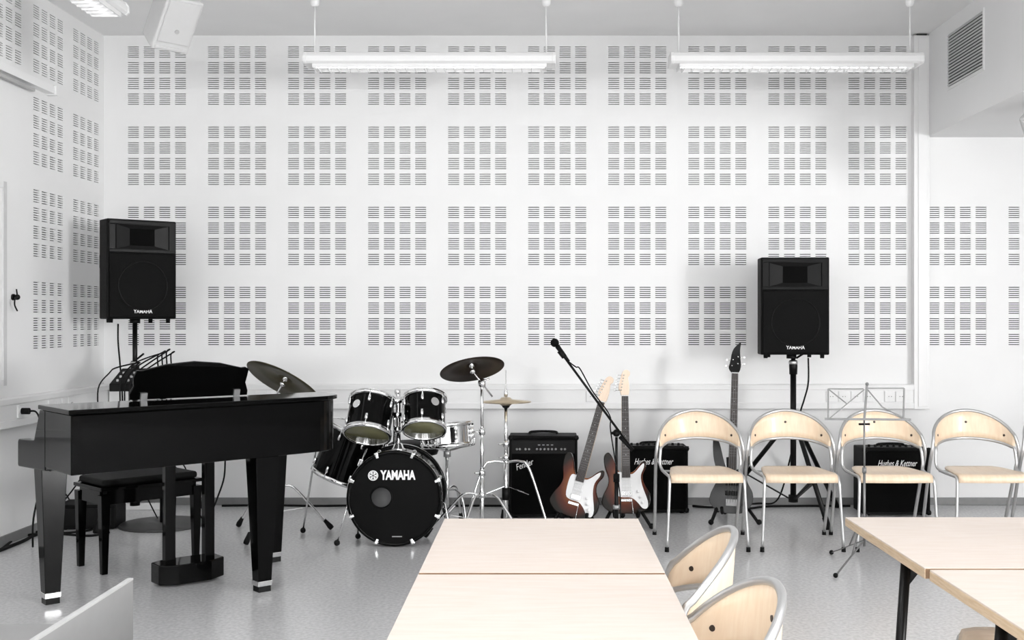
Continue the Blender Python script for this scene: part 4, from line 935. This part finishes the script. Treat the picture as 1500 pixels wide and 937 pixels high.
# ================================================================== SMALL THINGS ON THE FLOOR AND WALL
bx_ = thing('equipment_box', 'low black equipment box on the floor behind the piano bench', 'box', (gp(128, 775).x, 7.42, 0), 0.1)
MB().span((-0.19, 0, 0.006), (0.19, 0.26, 0.165)).build('case', M_['tolex'], bx_, bevel=0.008)
MB().span((-0.16, -0.004, 0.03), (0.16, 0.002, 0.14)).build('front_panel', M_['horn'], bx_)
for s in (-1, 1): MB().span((s*0.15-0.02, 0.02, 0), (s*0.15+0.02, 0.24, 0.008)).build('foot', M_['rubber'], bx_)
ps = thing('power_strip', 'white power strip on the floor seen below the piano bench', 'power strip', (px(205, 742, 8.2).x, 8.2, 0), 0.05)
MB().span((-0.22, 0, 0), (0.22, 0.06, 0.045)).build('housing', M_['white'], ps, bevel=0.005)
for i in range(5): MB().disc(0.02, 0.002, 14, Matrix.Translation((-0.16+i*0.08, 0.03, 0.0445))).build('socket_recess', M_['panelgrey'], ps)
pl = thing('wall_plug', 'black power plug in the socket on the left wall', 'plug', lw(8.44-7.02, 0.062, 0.815))
MB().rod((0, 0, 0), (0.05, 0, 0), 0.02, 12).build('plug_body', M_['rubber'], pl)
MB().tube(catmull([(0.05, 0, 0), (0.09, 0, -0.005), (0.13, -0.03, -0.06), (0.16, -0.06, -0.18), (0.17, -0.1, -0.4), (0.12, -0.1, -0.65), (0.16, -0.2, -0.807)], 6), 0.006, 6).build('cord', M_['rubber'], pl)
P = lambda x, y, z=0.007: gp(x, y)+Vector((0, 0, z))
def wall_floor(x, dy=0.09): return Vector(((x-CX)/195.5, D-dy, 0.008))
cable('floor_cable', [wall_floor(330), wall_floor(400, 0.07), wall_floor(470, 0.1), wall_floor(530, 0.08), wall_floor(620, 0.1), wall_floor(700, 0.09), wall_floor(760, 0.1)], 'black cable lying along the foot of the slotted wall', 0.008)
cable('floor_cable', [wall_floor(1012, 0.1), wall_floor(1035, 0.16), wall_floor(1060, 0.12), wall_floor(1090, 0.2), wall_floor(1120, 0.12), wall_floor(1180, 0.1), wall_floor(1240, 0.1)], 'black cable on the floor behind the bass guitar', 0.008)
L1 = lambda t, o: lw(t, o, 0.008)
cable('floor_cable', [L1(0.5, 0.2), L1(0.8, 0.08), L1(1.05, 0.10), L1(1.25, 0.06), L1(1.5, 0.08), L1(2.2, 0.06)], 'thick black cable along the foot of the left wall', 0.012)
cable('floor_cable', [P(160, 781), P(130, 786), P(80, 783), P(40, 785), P(20, 792), P(0, 806), P(-30, 812)], 'black cable curving from the piano bench to the left edge', 0.008)
cable('floor_cable', [P(140, 772), P(135, 777), P(115, 780), P(85, 782), P(55, 780), P(30, 786), P(-20, 795)], 'thin black cable looping beside the equipment box', 0.007)
cable('hanging_cable', [px(330, 668, 7.9), px(328, 700, 7.95), px(318, 730, 8.0), px(312, 745, 8.1)], 'thin black cable hanging below the piano tail before the wall', 0.006)
for i, (a, b) in enumerate((((132, 676), (92, 735)), ((150, 690), (128, 700)), ((170, 676), (160, 700)), ((205, 672), (210, 700)), ((262, 668), (276, 705)))):
    cable('hanging_cable', [px(a[0], a[1]-30, 7.5), px(a[0], a[1], 7.55), px((a[0]+b[0])/2+3, (a[1]+b[1])/2, 7.58), px(b[0], b[1], 7.6), Vector((px(b[0], b[1], 7.6).x, 7.65, 0.2)), Vector((px(b[0], b[1], 7.6).x+0.05, 7.75, 0.01))],
          ('leftmost', 'second', 'third', 'fourth', 'rightmost')[i]+' of the thin black cables hanging under the piano above the bench', 0.005)
